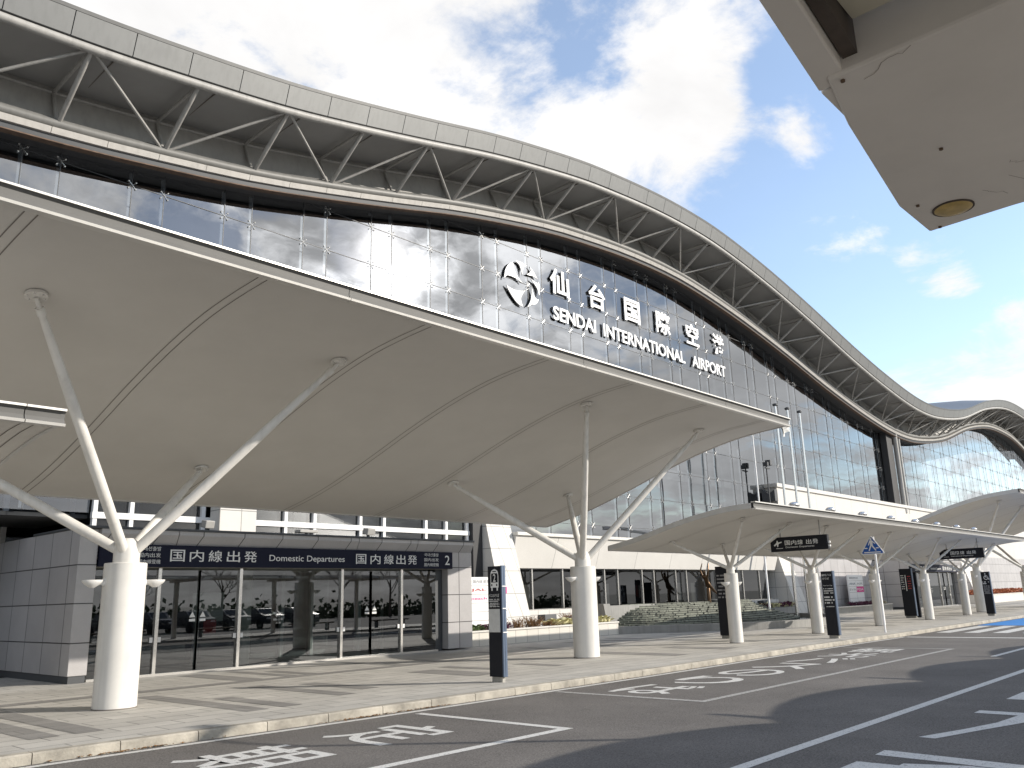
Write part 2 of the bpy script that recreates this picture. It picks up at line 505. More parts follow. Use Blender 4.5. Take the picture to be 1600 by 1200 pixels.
# ------------------------------------------------------------------ mesh helpers
class MB:
    """Collects shapes in world coordinates and links them as ONE mesh object."""

    def __init__(s):
        s.v, s.f = [], []

    def add(s, vs, fs):
        o = len(s.v)
        s.v += [tuple(p) for p in vs]
        s.f += [tuple(i + o for i in f) for f in fs]
        return s

    def hexa(s, p):     # 4 bottom, 4 top
        return s.add(p, [(3, 2, 1, 0), (4, 5, 6, 7), (0, 1, 5, 4), (1, 2, 6, 5), (2, 3, 7, 6), (3, 0, 4, 7)])

    def box(s, x0, x1, y0, y1, z0, z1):
        return s.hexa([(x0, y0, z0), (x1, y0, z0), (x1, y1, z0), (x0, y1, z0),
                       (x0, y0, z1), (x1, y0, z1), (x1, y1, z1), (x0, y1, z1)])

    def prism(s, poly, axis, a, b):
        def P(u, w, t):
            return {'x': (t, u, w), 'y': (u, t, w), 'z': (u, w, t)}[axis]
        n = len(poly)
        return s.add([P(u, w, a) for u, w in poly] + [P(u, w, b) for u, w in poly],
                     [tuple(range(n))[::-1], tuple(range(n, 2 * n))] + [(i, (i + 1) % n, n + (i + 1) % n, n + i) for i in range(n)])

    def path(s, pts, rad, n=10, caps=True):
        pts = [Vector(p) for p in pts]
        if not isinstance(rad, (list, tuple)):
            rad = [rad] * len(pts)
        o = len(s.v)
        ref = None
        for i, p in enumerate(pts):
            t = (pts[min(i + 1, len(pts) - 1)] - pts[max(i - 1, 0)]).normalized()
            if ref is None:
                ref = t.orthogonal().normalized()
            ref = (ref - t * ref.dot(t)).normalized()
            b = t.cross(ref)
            for k in range(n):
                a = 2 * math.pi * k / n
                s.v.append(tuple(p + (ref * math.cos(a) + b * math.sin(a)) * rad[i]))
        for i in range(len(pts) - 1):
            for k in range(n):
                k2 = (k + 1) % n
                s.f.append((o + i * n + k, o + i * n + k2, o + (i + 1) * n + k2, o + (i + 1) * n + k))
        if caps:
            s.f.append(tuple(o + k for k in range(n))[::-1])
            s.f.append(tuple(o + (len(pts) - 1) * n + k for k in range(n)))
        return s

    def lathe(s, c, prof, n=24):     # prof: (radius, z)
        return s.path([(c[0], c[1], c[2] + z) for r, z in prof], [max(r, 1e-4) for r, z in prof], n)

    def ring(s, c, prof, n=24):      # lathe with exact z axis
        o = len(s.v)
        for r, z in prof:
            for k in range(n):
                a = 2 * math.pi * k / n
                s.v.append((c[0] + r * math.cos(a), c[1] + r * math.sin(a), c[2] + z))
        for i in range(len(prof) - 1):
            for k in range(n):
                k2 = (k + 1) % n
                s.f.append((o + i * n + k, o + i * n + k2, o + (i + 1) * n + k2, o + (i + 1) * n + k))
        s.f.append(tuple(o + k for k in range(n))[::-1])
        s.f.append(tuple(o + (len(prof) - 1) * n + k for k in range(n)))
        return s

    def grid(s, rows, close=False):
        o = len(s.v)
        w = len(rows[0])
        for r in rows:
            s.v += [tuple(p) for p in r]
        for i in range(len(rows) - 1):
            for k in range(w - 1):
                s.f.append((o + i * w + k, o + i * w + k + 1, o + (i + 1) * w + k + 1, o + (i + 1) * w + k))
        return s

    def slab(s, rows, off):          # a grid with thickness, off = vector to the other side
        off = Vector(off)
        w = len(rows[0])
        n = len(rows)
        o = len(s.v)
        for r in rows:
            s.v += [tuple(p) for p in r]
        for r in rows:
            s.v += [tuple(Vector(p) + off) for p in r]
        q = n * w
        for i in range(n - 1):
            for k in range(w - 1):
                a = (o + i * w + k, o + i * w + k + 1, o + (i + 1) * w + k + 1, o + (i + 1) * w + k)
                s.f.append(a)
                s.f.append(tuple(t + q for t in a)[::-1])
        rim = [i for i in range(w)] + [i * w + w - 1 for i in range(1, n)] + [(n - 1) * w + k for k in range(w - 2, -1, -1)] + [i * w for i in range(n - 2, 0, -1)]
        for a, b in zip(rim, rim[1:] + rim[:1]):
            s.f.append((o + a, o + b, o + b + q, o + a + q))
        return s

    def ball(s, c, r, sx=1, sy=1, sz=1, n=10, m=6):
        o = len(s.v)
        for i in range(m + 1):
            t = math.pi * i / m
            for k in range(n):
                a = 2 * math.pi * k / n
                s.v.append((c[0] + r * sx * math.sin(t) * math.cos(a), c[1] + r * sy * math.sin(t) * math.sin(a), c[2] + r * sz * math.cos(t)))
        for i in range(m):
            for k in range(n):
                k2 = (k + 1) % n
                s.f.append((o + i * n + k, o + (i + 1) * n + k, o + (i + 1) * n + k2, o + i * n + k2))
        return s

    def build(s, name, m, parent=None, smooth=False, bevel=0.0, kind=None, label=None, recalc=True):
        off = root_loc(parent)
        me = bpy.data.meshes.new(name)
        me.from_pydata([(x - off[0], y - off[1], z - off[2]) for x, y, z in s.v], [], s.f)
        if recalc:
            bm = bmesh.new()
            bm.from_mesh(me)
            bmesh.ops.recalc_face_normals(bm, faces=bm.faces)
            bm.to_mesh(me)
            bm.free()
        me.materials.append(M[m] if isinstance(m, str) else m)
        if smooth:
            me.polygons.foreach_set('use_smooth', [True] * len(me.polygons))
        o = bpy.data.objects.new(name, me)
        COL.objects.link(o)
        if parent:
            o.parent = parent
        if smooth:
            md = o.modifiers.new('edge', 'EDGE_SPLIT')
            md.split_angle = R(38)
        if bevel:
            md = o.modifiers.new('bevel', 'BEVEL')
            md.width = bevel
            md.segments = 2
            md.limit_method = 'ANGLE'
        if kind:
            o['kind'] = kind
        if label:
            o['label'] = label
        return o


def root_loc(p):
    x = Vector((0, 0, 0))
    while p:
        x += p.location
        p = p.parent
    return x


def thing(name, loc, label, cat, group=None):
    o = bpy.data.objects.new(name, None)
    o.empty_display_size = 0.3
    COL.objects.link(o)
    o.location = loc
    o['label'] = label
    o['category'] = cat
    if group:
        o['group'] = group
    return o


def tag(o, label, cat, group=None):
    o['label'] = label
    o['category'] = cat
    if group:
        o['group'] = group
    return o


def children(o):
    return [c for c in COL.objects if c.parent == o]


def copy_tree(o, parent=None):
    c = o.copy()
    COL.objects.link(c)
    c.parent = parent
    for ch in children(o):
        copy_tree(ch, c)
    return c


_tx = {}


def text_mesh(s, bold=0.0):
    k = (s, bold)
    if k not in _tx:
        cu = bpy.data.curves.new('t', 'FONT')
        cu.body = s
        cu.size = 1
        cu.resolution_u = 4
        cu.offset = bold
        ob = bpy.data.objects.new('t', cu)
        COL.objects.link(ob)
        dg = bpy.context.evaluated_depsgraph_get()
        me = bpy.data.meshes.new_from_object(ob.evaluated_get(dg))
        vs = [v.co.copy() for v in me.vertices]
        fs = [tuple(p.vertices) for p in me.polygons]
        bpy.data.objects.remove(ob)
        bpy.data.curves.remove(cu)
        bpy.data.meshes.remove(me)
        _tx[k] = (vs, fs)
    return _tx[k]


def add_text(mb, s, org, ex, ey, w=None, h=None, bold=0.0, depth=0.0):
    """Text with its lower-left corner at org, running along ex and up along ey, fitted to w x h."""
    vs, fs = text_mesh(s, bold)
    if not vs:
        return mb
    x0, x1 = min(v.x for v in vs), max(v.x for v in vs)
    y0, y1 = min(v.y for v in vs), max(v.y for v in vs)
    sy = h / (y1 - y0) if h else None
    sx = w / (x1 - x0) if w else None
    sx = sx or sy
    sy = sy or sx
    org, ex, ey = Vector(org), Vector(ex), Vector(ey)
    P = [org + ex * ((v.x - x0) * sx) + ey * ((v.y - y0) * sy) for v in vs]
    mb.add(P, fs)
    if depth:
        nrm = ex.cross(ey).normalized() * -depth
        o = len(mb.v)
        n = len(P)
        cnt = {}
        for f in fs:
            for a, b in zip(f, f[1:] + f[:1]):
                cnt[(a, b)] = 1
        mb.v += [tuple(p) for p in P] + [tuple(p + nrm) for p in P]
        for (a, b) in cnt:
            if (b, a) not in cnt:
                mb.f.append((o + a, o + b, o + b + n, o + a + n))
    return mb


FX, FZ = (1, 0, 0), (0, 0, 1)          # reads on a wall facing the road
SX = (0, -1, 0)                        # reads on a panel facing up the road (-X)


def dashes(mb, org, ex, ey, w, h, seed):
    """A line of print too small to read: short strokes."""
    rnd = random.Random(seed)
    org, ex, ey = Vector(org), Vector(ex), Vector(ey)
    x = 0
    while x < w:
        l = rnd.uniform(0.6, 1.1) * h
        if rnd.random() < 0.86:
            a = org + ex * x
            mb.add([a, a + ex * min(l * .8, w - x), a + ex * min(l * .8, w - x) + ey * h, a + ey * h], [(0, 1, 2, 3)])
        x += l
    return mb


def hermite(tab):
    xs = [t[0] for t in tab]
    ys = [t[1] for t in tab]
    n = len(xs)
    d = [(ys[i + 1] - ys[i]) / (xs[i + 1] - xs[i]) for i in range(n - 1)]
    mt = [d[0]] + [(d[i - 1] + d[i]) / 2 for i in range(1, n - 1)] + [d[-1]]

    def f(x):
        i = max(0, min(n - 2, sum(1 for q in xs if q <= x) - 1))
        h = xs[i + 1] - xs[i]
        t = (x - xs[i]) / h
        return ((2 * t ** 3 - 3 * t ** 2 + 1) * ys[i] + (t ** 3 - 2 * t ** 2 + t) * h * mt[i]
                + (-2 * t ** 3 + 3 * t ** 2) * ys[i + 1] + (t ** 3 - t ** 2) * h * mt[i + 1])
    return f


def frange(a, b, st):
    n = max(1, int(round((b - a) / st)))
    return [a + (b - a) * i / n for i in range(n + 1)]


# ================================================================== SETTING
ROAD_Z = -0.12
kerb_y = hermite([(-60, 11.5), (-10, 11.45), (3.8, 11.3), (7.8, 11.1), (11.1, 11.0), (17.5, 10.9), (22.4, 10.95), (27, 10.95), (32, 10.85), (41, 10.93), (50, 10.9), (140, 10.9)])
gx = 3000
MB().add([(-gx, -gx, -0.30), (gx, -gx, -0.30), (gx, gx, -0.30), (-gx, gx, -0.30)], [(0, 1, 2, 3)]).build('ground', 'earth', kind='structure')
road = MB().slab([[(x, -0.55, ROAD_Z), (x, kerb_y(x) - 0.02, ROAD_Z)] for x in frange(-60, 140, 4)], (0, 0, -0.15)).build('road', 'asphalt', kind='structure')
KW = 0.17
pav = MB().slab([[(x, kerb_y(x) + KW + 0.004, 0), (x, 24.6, 0)] for x in frange(-60, 140, 4)], (0, 0, -0.25)).build('pavement', 'pavement', kind='structure')
# kerb stones with open joints
kb = MB()
x = -14.0
while x < 110:
    a, b = x + 0.006, x + 1.0 - 0.006
    ya, yb = kerb_y(a), kerb_y(b)
    kb.add([(a, ya, -0.2), (b, yb, -0.2), (b, yb + KW, -0.2), (a, ya + KW, -0.2),
            (a, ya + 0.004, -0.015), (b, yb + 0.004, -0.015), (b, yb + 0.022, 0.003), (a, ya + 0.022, 0.003),
            (b, yb + KW, 0.003), (a, ya + KW, 0.003)],
           [(0, 1, 5, 4), (4, 5, 6, 7), (7, 6, 8, 9), (9, 8, 2, 3), (0, 4, 7, 9, 3), (1, 2, 8, 6, 5)])
    x += 1.0
kb.build('kerb', 'kerb', kind='structure')
MB().box(-60, 140, -4.6, -0.58, -0.25, -0.01).build('island_pavement', 'pavement', kind='structure')
MB().box(-60, 140, -40, -4.7, -0.25, -0.14).build('car_park', 'asphalt', kind='structure')

# dark paving bands
pb = MB()


def quad(mb, pts, z):
    return mb.add([(px, py, z) for px, py in pts], [tuple(range(len(pts)))])


def rect(mb, x0, x1, y0, y1, z):
    return quad(mb, [(x0, y0), (x1, y0), (x1, y1), (x0, y1)], z)


rect(pb, -20, 110, 17.12, 17.50, 0.004)
rnd = random.Random(3)
for (a, b) in ((4.35, 4.73), (4.92, 5.30), (7.45, 7.85), (8.1, 8.46)):
    rect(pb, a, b, 12.45, rnd.choice((14.7, 15.6, 16.3)), 0.004)
for (a, b) in ((10.25, 10.85), (11.42, 11.75), (11.95, 12.3), (14.6, 15.0)):
    rect(pb, a, b, 17.51, rnd.choice((19.3, 20.3)), 0.004)
x = 9.6
while x < 100:
    w = rnd.choice((0.38, 0.38, 0.8))
    y0 = rnd.choice((12.5, 13.0, 13.4))
    rect(pb, x, x + w, y0, y0 + rnd.choice((1.4, 2.2, 3.1)), 0.004)
    if rnd.random() < .45:
        rect(pb, x + .5 + w, x + .9 + w, y0 + .5, y0 + 2.6, 0.004)
    x += w + rnd.choice((1.1, 1.9, 2.7, 3.4))
x = 16
while x < 100:
    rect(pb, x, x + .38, 17.51, 17.51 + rnd.choice((1.6, 2.4)), 0.004)
    x += rnd.choice((1.3, 2.2, 3.0))
pb.build('paving_band', 'pave_dark', pav, kind='structure')

# ---- road markings
PZ = ROAD_Z + 0.004


def ribbon(mb, pts, w, z=PZ):
    pts = [Vector((p[0], p[1])) for p in pts]
    L, Rr = [], []
    for i, p in enumerate(pts):
        t = (pts[min(i + 1, len(pts) - 1)] - pts[max(i - 1, 0)]).normalized()
        n = Vector((-t.y, t.x)) * w / 2
        L.append((p.x + n.x, p.y + n.y, z))
        Rr.append((p.x - n.x, p.y - n.y, z))
    return mb.grid([L, Rr])


ribbon(MB(), [(x, kerb_y(x) - 0.20) for x in frange(-14, 31.7, 0.9)], 0.13).build('edge_line', 'paint', road)
ribbon(MB(), [(x, 4.53 + 0.0 * x) for x in frange(-20, 130, 10)], 0.15).build('centre_line', 'paint', road)
ribbon(MB(), [(23.7, 5.95), (31.5, 5.95)], 0.14).build('centre_line', 'paint', road)
b1 = MB()
rect(b1, -6, 9.42, 7.58, 7.73, PZ)
rect(b1, 9.27, 9.42, 7.735, 10.62, PZ)
b1.build('bay_line', 'paint', road)
b2 = MB()
rect(b2, 12.68, 26.2, 7.49, 7.62, PZ)
rect(b2, 12.68, 12.83, 7.625, 10.62, PZ)
rect(b2, 26.07, 26.2, 7.625, 10.6, PZ)
b2.build('bay_line', 'paint_old', road)
rect(MB(), 31.62, 31.96, 0.2, 10.60, PZ).build('stop_line', 'paint', road)
for i in range(11):
    y1 = 10.55 - i * 0.95
    rect(MB(), 34.85, 40.6, y1 - 0.5, y1, PZ).build('crosswalk_bar', 'paint', road)
rect(MB(), 41.0, 60.0, 8.0, 10.72, PZ).build('blue_bay', 'paint_blue', road)


def road_text(s, x_first, pitch, size, y_left, w, m):
    """Characters read by a driver going +X; the first one lies farthest ahead."""
    for i, ch in enumerate(s):
        mb = MB()
        add_text(mb, ch, (x_first - i * pitch, y_left, PZ), (0, -1, 0), (1, 0, 0), w=w, h=size, bold=0.012)
        mb.build('road_letter', m, road)


road_text('定期バスのり', 7.05, 2.08, 1.5, 10.02, 1.32, 'paint')
road_text('観光バスのりば', 24.25, 1.84, 1.52, 9.86, 1.3, 'paint')
mk = MB()     # large painted strokes in the far lane
quad(mk, [(8.5, 3.72), (9.19, 3.72), (9.24, 1.6), (8.95, 1.6)], PZ)
quad(mk, [(9.64, 3.70), (9.60, 3.03), (9.52, 2.2), (9.5, -0.3), (9.80, -0.3), (9.84, 2.3), (9.96, 3.71)], PZ)
mk.build('lane_stroke', 'paint', road)
quad(MB(), [(9.40, 2.4), (9.20, 2.9), (9.02, 3.3), (9.3, 3.3), (9.52, 2.75), (9.50, 2.4)], PZ + 0.003).build('lane_stroke', 'paint', road)
mk = MB()
mk.grid([[(11.0, 3.69, PZ), (11.87, 3.42, PZ), (12.6, 3.24, PZ), (13.38, 3.17, PZ)], [(10.98, 3.50, PZ), (11.87, 3.24, PZ), (12.7, 2.98, PZ), (13.38, 2.85, PZ)]])
rect(mk, 13.385, 13.68, -0.3, 3.71, PZ)
mk.grid([[(13.69, 3.1, PZ), (14.4, 2.6, PZ), (14.6, 1.4, PZ)], [(13.69, 2.8, PZ), (14.15, 2.4, PZ), (14.3, 1.3, PZ)]])
mk.build('lane_stroke', 'paint', road)
mk = MB()
quad(mk, [(15.17, 3.72), (16.25, 3.72), (16.05, 3.0), (15.2, 2.9)], PZ)
rect(mk, 17.3, 17.6, 0.3, 3.7, PZ)
mk.build('lane_stroke', 'paint', road)
# dry leaves in the gutter
lv = MB()
rl = random.Random(11)
for i in range(230):
    cx = rl.choice((rl.uniform(3.5, 30), rl.gauss(8.6, .35), rl.gauss(9.7, .3), rl.gauss(5.1, .4)))
    cy = kerb_y(cx) - abs(rl.gauss(0, .05)) - 0.012
    a = rl.uniform(0, 6.28)
    s = rl.uniform(.012, .035)
    t = rl.uniform(-.5, .5)
    lv.add([(cx + s * math.cos(a), cy + s * math.sin(a), ROAD_Z + .012), (cx - s * .6 * math.sin(a), cy + s * .6 * math.cos(a), ROAD_Z + .012 + s * t * .4 + .008),
            (cx - s * math.cos(a), cy - s * math.sin(a), ROAD_Z + .010), (cx + s * .6 * math.sin(a), cy - s * .6 * math.cos(a), ROAD_Z + .02)], [(0, 1, 2, 3)])
lv.build('fallen_leaves', 'leaf', kind='stuff')

# ================================================================== TERMINAL BUILDING
GY = 24.0
CY = 23.2
zc = hermite([(-20, 18.0), (-14, 16.6), (-8, 15.2), (-2, 14.5), (3, 14.4), (7.18, 14.67), (10.21, 15.03), (13.23, 15.48), (16.23, 16.10), (19.24, 16.79), (22.36, 17.54), (25.46, 18.15),
              (28.8, 18.7), (31.44, 18.98), (34.7, 19.23), (37.88, 19.31), (40.82, 19.22), (46.7, 18.55), (53.2, 17.45), (59.5, 16.2), (65.9, 15.15), (71.9, 14.45), (75.3, 14.3),
              (78.7, 14.4), (86.5, 15.4), (96.3, 17.7), (104, 18.9), (108, 19.15), (112, 19.15), (116, 18.95), (124, 17.6), (132, 15.8)])
XA, XB = -11.0, 130.0
term = thing('terminal_building', (0, GY, 0), 'airport terminal with a wave shaped truss roof over a mirrored glass front', 'airport terminal')

# --- glass front: panels cut to the wave, each leaning a hair differently
joints = sorted([9.66 + 3.03 * k for k in range(-7, 40)] + [10.66 + 3.03 * k for k in range(-7, 40)])
joints = [j for j in joints if XA <= j <= XB]
rows_z = [4.15] + [4.75 + 1.545 * k for k in range(0, 11)]
gl = MB()
rg = random.Random(5)
for a, b in zip(joints, joints[1:]):
    for z0, z1 in zip(rows_z, rows_z[1:]):
        ta, tb = zc(a) - 0.25, zc(b) - 0.25
        if z0 >= min(ta, tb) - .02:
            continue
        e = [rg.gauss(0, 0.0018) for _ in range(3)]
        P = []
        for (px, pz, top) in ((a, z0, 0), (b, z0, 0), (b, min(z1, tb), 1), (a, min(z1, ta), 1)):
            P.append((px, GY + e[0] * (px - a) + e[1] * (pz - z0), pz))
        gl.add(P, [(0, 1, 2, 3)])
gwall = gl.build('glass_wall', 'facade_glass', term, recalc=False)
jm = MB()
for j in joints:
    jm.box(j - .012, j + .012, GY - .012, GY - .002, 4.15, zc(j) - .25)
for z in rows_z[1:]:
    xs = [x for x in frange(XA, XB, .5)]
    seg = None
    for x in xs:
        ok = zc(x) - .3 > z
        if ok and seg is None:
            seg = x
        if (not ok or x == xs[-1]) and seg is not None:
            jm.box(seg, x, GY - .014, GY - .004, z - .010, z + .010)
            seg = None
jm.build('glazing_joint', 'joint', gwall)
# fins behind the joints (bright where the sun reaches them)
rf = random.Random(8)
for j in joints:
    if j < 3:
        continue
    top = zc(j) - 0.5
    fm = MB()
    z = 4.2
    while z < top:
        l = rf.choice((1.1, 1.4, 2.5, 3.2))
        fm.box(j - .055, j + .055, GY + .10, GY + .14, z, min(z + l, top))
        z += l + rf.choice((.05, .06, .5))
    fm.build('glass_fin', 'fin', gwall)
# clamps: four bolts round each crossing of joints
cl_pts = []
for j in joints:
    for z in rows_z[1:]:
        if zc(j) - .55 > z and 4 < j:
            cl_pts.append((j, z))
cl_pts.sort(key=lambda p: (p[0]))
vis = [p for p in cl_pts if p[0] > 6 and (p[1] > 7.5 or p[0] > 24)]


def clamp_mesh(mb, j, z):
    for sx in (-.11, .11):
        for sz in (-.11, .11):
            mb.ball((j + sx, GY - .03, z + sz), .028, 1, .6, 1, 6, 4)
    for q in (-1, 1):
        mb.path([(j - .11, GY - .028, z - .11 * q), (j + .11, GY - .028, z + .11 * q)], .007, 4)
    return mb


proto = clamp_mesh(MB(), *vis[0]).build('glass_clamp', 'clamp', gwall, smooth=False)
for p in vis[1:100]:
    c = proto.copy()
    COL.objects.link(c)
    c.parent = gwall
    c.location = (p[0] - vis[0][0], 0, p[1] - vis[0][1])
rest = MB()
for p in vis[100:]:
    clamp_mesh(rest, *p)
rest.build('glass_clamp', 'clamp', gwall, kind='stuff')

# --- interior hall, seen dimly through the glass
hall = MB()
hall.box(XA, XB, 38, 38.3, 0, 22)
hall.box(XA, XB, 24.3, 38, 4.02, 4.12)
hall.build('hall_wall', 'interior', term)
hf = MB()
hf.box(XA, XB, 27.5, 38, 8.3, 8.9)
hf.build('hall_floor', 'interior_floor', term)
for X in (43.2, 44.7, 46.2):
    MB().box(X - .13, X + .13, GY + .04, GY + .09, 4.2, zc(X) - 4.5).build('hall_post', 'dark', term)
MB().box(35.2, 38.2, GY + .35, 26, 4.15, 5.1).build('hall_kiosk', 'dark', term)

# --- roof
NX = [7.18 - 3.01 * 6 + 3.01 * k for k in range(0, 46)]
NX = [x for x in NX if XA < x < XB]
XS = frange(XA, XB, 0.8)
TOPY, TOPZ = 21.2, 1.38
INY, INZ = 24.0, 1.30
roof = MB().slab([[(x, 20.98, zc(x) + 2.20), (x, 24, zc(x) + 2.70), (x, 32, zc(x) + 3.4), (x, 46, zc(x) + 2.0)] for x in XS], (0, 0, -.18)).build('roof', 'roof_lip', term, smooth=True)
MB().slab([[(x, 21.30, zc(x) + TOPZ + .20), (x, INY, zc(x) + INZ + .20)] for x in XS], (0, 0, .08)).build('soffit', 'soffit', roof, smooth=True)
for x in NX:
    MB().box(x + .75 - .010, x + .75 + .010, 21.4, 23.9, zc(x + .75) + TOPZ + .14, zc(x + .75) + TOPZ + .192).build('soffit_joint', 'seam', roof)
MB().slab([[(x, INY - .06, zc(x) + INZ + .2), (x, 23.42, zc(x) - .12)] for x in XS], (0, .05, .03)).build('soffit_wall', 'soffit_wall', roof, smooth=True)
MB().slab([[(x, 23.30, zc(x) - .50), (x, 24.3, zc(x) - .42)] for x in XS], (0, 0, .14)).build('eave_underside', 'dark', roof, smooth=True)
MB().path([(x, TOPY, zc(x) + TOPZ) for x in XS], .125, 10).build('top_chord', 'truss', roof, smooth=True)
MB().path([(x, INY - .15, zc(x) + INZ) for x in XS], .06, 8).build('inner_chord', 'truss', roof, smooth=True)
MB().path([(x, CY, zc(x)) for x in XS], .165, 12).build('bottom_chord', 'chord_tube', roof, smooth=True)
# covers under the bottom chord
cv = MB()
for k, x in enumerate(frange(XA, XB, 3.01 / 2)[:-1]):
    x2 = x + 3.01 / 2 - .02
    cv.slab([[(x, 23.00, zc(x) - .20), (x, 23.06, zc(x) - .37)], [(x2, 23.00, zc(x2) - .20), (x2, 23.06, zc(x2) - .37)]], (0, .3, 0))
cv.build('chord_cover', 'chord', roof)
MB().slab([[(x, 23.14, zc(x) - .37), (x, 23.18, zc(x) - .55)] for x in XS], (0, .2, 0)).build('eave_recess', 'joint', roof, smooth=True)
MB().slab([[(x, 23.10, zc(x) - .555), (x, 23.10, zc(x) - .59)] for x in XS], (0, .25, 0)).build('eave_gutter', 'rust', roof, smooth=True)
# fascia panels and lip
fa = MB()
x = XA
while x < XB:
    x2 = x + 1.6 - .025
    fa.slab([[(q, 21.06, zc(q) + TOPZ + .12), (q, 20.86, zc(q) + TOPZ + .74)] for q in frange(x, x2, .4)], (0, .12, 0))
    x += 1.6
fa.build('fascia', 'fascia', roof)
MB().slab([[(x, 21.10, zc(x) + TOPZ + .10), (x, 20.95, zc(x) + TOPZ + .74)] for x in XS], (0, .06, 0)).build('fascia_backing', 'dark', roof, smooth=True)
MB().slab([[(x, 20.86, zc(x) + TOPZ + .755), (x, 20.83, zc(x) + TOPZ + .85)] for x in XS], (0, .10, 0)).build('roof_lip', 'roof_lip', roof, smooth=True)
# web members: post at every node, slanting braces between, inner ties
for i, x in enumerate(NX):
    pb_, pt_, pi_ = Vector((x, CY, zc(x))), Vector((x, TOPY, zc(x) + TOPZ)), Vector((x, INY - .15, zc(x) + INZ))
    MB().path([pb_, pb_.lerp(pt_, .06), pb_.lerp(pt_, .94), pt_], [.045, .072, .072, .045], 10).build('truss_post', 'truss', roof, smooth=True)
    tie = MB()
    tie.path([pi_, pt_], .055, 8)
    tie.path([pi_, pb_ + Vector((0, .1, .1))], .055, 8)
    tie.build('truss_tie', 'truss', roof, smooth=True)
    if i + 1 < len(NX):
        x2 = NX[i + 1]
        pb2, pt2 = Vector((x2, CY, zc(x2))), Vector((x2, TOPY, zc(x2) + TOPZ))
        odd = (round((x - 7.18) / 3.01)) % 2 == 0
        br = MB().path([pt_, pb2] if odd else [pb_, pt2], .046, 8)
        br.build('truss_brace', 'truss', roof, smooth=True)

# --- post where the wave comes down
sp = MB()
sp.box(71.9, 73.2, 23.45, 23.95, 7.5, zc(72.5) - .3)
sp.build('support_post', 'dark', term)
for X, r in ((73.55, .20), (74.35, .13)):
    MB().path([(X, 23.3, 7.4), (X, 23.3, zc(X) - .2)], r, 14).build('support_tube', 'truss', term, smooth=True)

# --- podium below the glass
pod = MB()
pod.hexa([(25.6, 23.40, 2.74), (48.9, 23.40, 2.74), (48.9, 24.3, 2.74), (25.6, 24.3, 2.74),
          (25.6, 23.14, 4.02), (49.3, 23.14, 4.02), (49.3, 24.3, 4.02), (25.6, 24.3, 4.02)])
podium = pod.build('podium_wall', 'tile_white', term)
MB().box(25.58, 49.6, 23.04, 23.95, 4.024, 4.16).build('podium_coping', 'coping', term, bevel=.015)
MB().box(25.6, 49.2, 23.45, 24.0, 0.0, 1.06).build('podium_plinth', 'pillar', term)
# window band
wb = MB().add([(25.6, 23.62, 1.06), (48.4, 23.62, 1.06), (48.4, 23.62, 2.74), (25.6, 23.62, 2.74)], [(0, 1, 2, 3)]).build('window_band', 'window_glass', term)
k = 0
X = 25.95
while X < 48.5:
    MB().box(X - .035, X + .035, 23.56, 23.68, 1.10, 2.73).build('window_mullion', 'steel', wb)
    X += (1.03, 2.0)[k % 2]
    k += 1
MB().box(25.6, 48.9, 23.55, 23.70, 1.06, 1.10).build('window_sill', 'steel', wb)
wi = MB()
for X, w in ((27.4, .5), (31.9, .75), (39.3, .7), (41.0, .5), (33.2, .35)):
    wi.box(X, X + w, 24.5, 24.6, 1.1, 2.1)
wi.build('blind', 'sign_paper', wb)
MB().box(25.6, 49, 29, 29.1, 0, 4).build('back_wall', 'interior', wb)


def leaning_pillar(x0, x1, ztop=4.45, foot=22.35):
    p = MB()
    p.hexa([(x0, foot, 0), (x1 + .12, foot, 0), (x1 + .12, 24, 0), (x0, 24, 0), (x0, 23.42, ztop), (x1, 23.42, ztop), (x1, 24.2, ztop), (x0, 24.2, ztop)])
    return p.build('wall_pillar', 'pillar', term)


leaning_pillar(24.15, 25.55)
leaning_pillar(49.35, 50.85, 4.02)
leaning_pillar(84.5, 87.4, 6.5, 21.6)
MB().box(23.6, 24.1, 23.6, 23.9, 0, 7).build('wall_recess', 'dark', term)
# raised white block in front of the glass further along
rb = MB()
rb.box(49.9, 120, 23.2, 23.985, 4.17, 7.78)
raised = rb.build('raised_block', 'tile_white', term)
MB().box(49.75, 120.2, 23.08, 23.985, 7.785, 8.03).build('block_coping', 'coping', raised, bevel=.02)
MB().prism([(23.1, 6.9), (23.1, 7.6), (23.5, 7.35), (23.95, 7.7), (23.95, 6.9)], 'x', 49.35, 49.74).build('block_end', 'joint', raised)  # dark colour stands in for shade on the block's end face
# right-hand ground floor wall beyond the fountain
MB().box(50.97, 64.2, 23.1, 23.9, 0, 4.16).build('panel_wall', 'tile_grey', term)
MB().box(77.0, 84.4, 23.1, 23.9, 0, 4.16).build('panel_wall', 'tile_grey', term)
MB().box(87.6, 125, 23.1, 23.9, 0, 4.16).build('panel_wall', 'tile_grey', term)
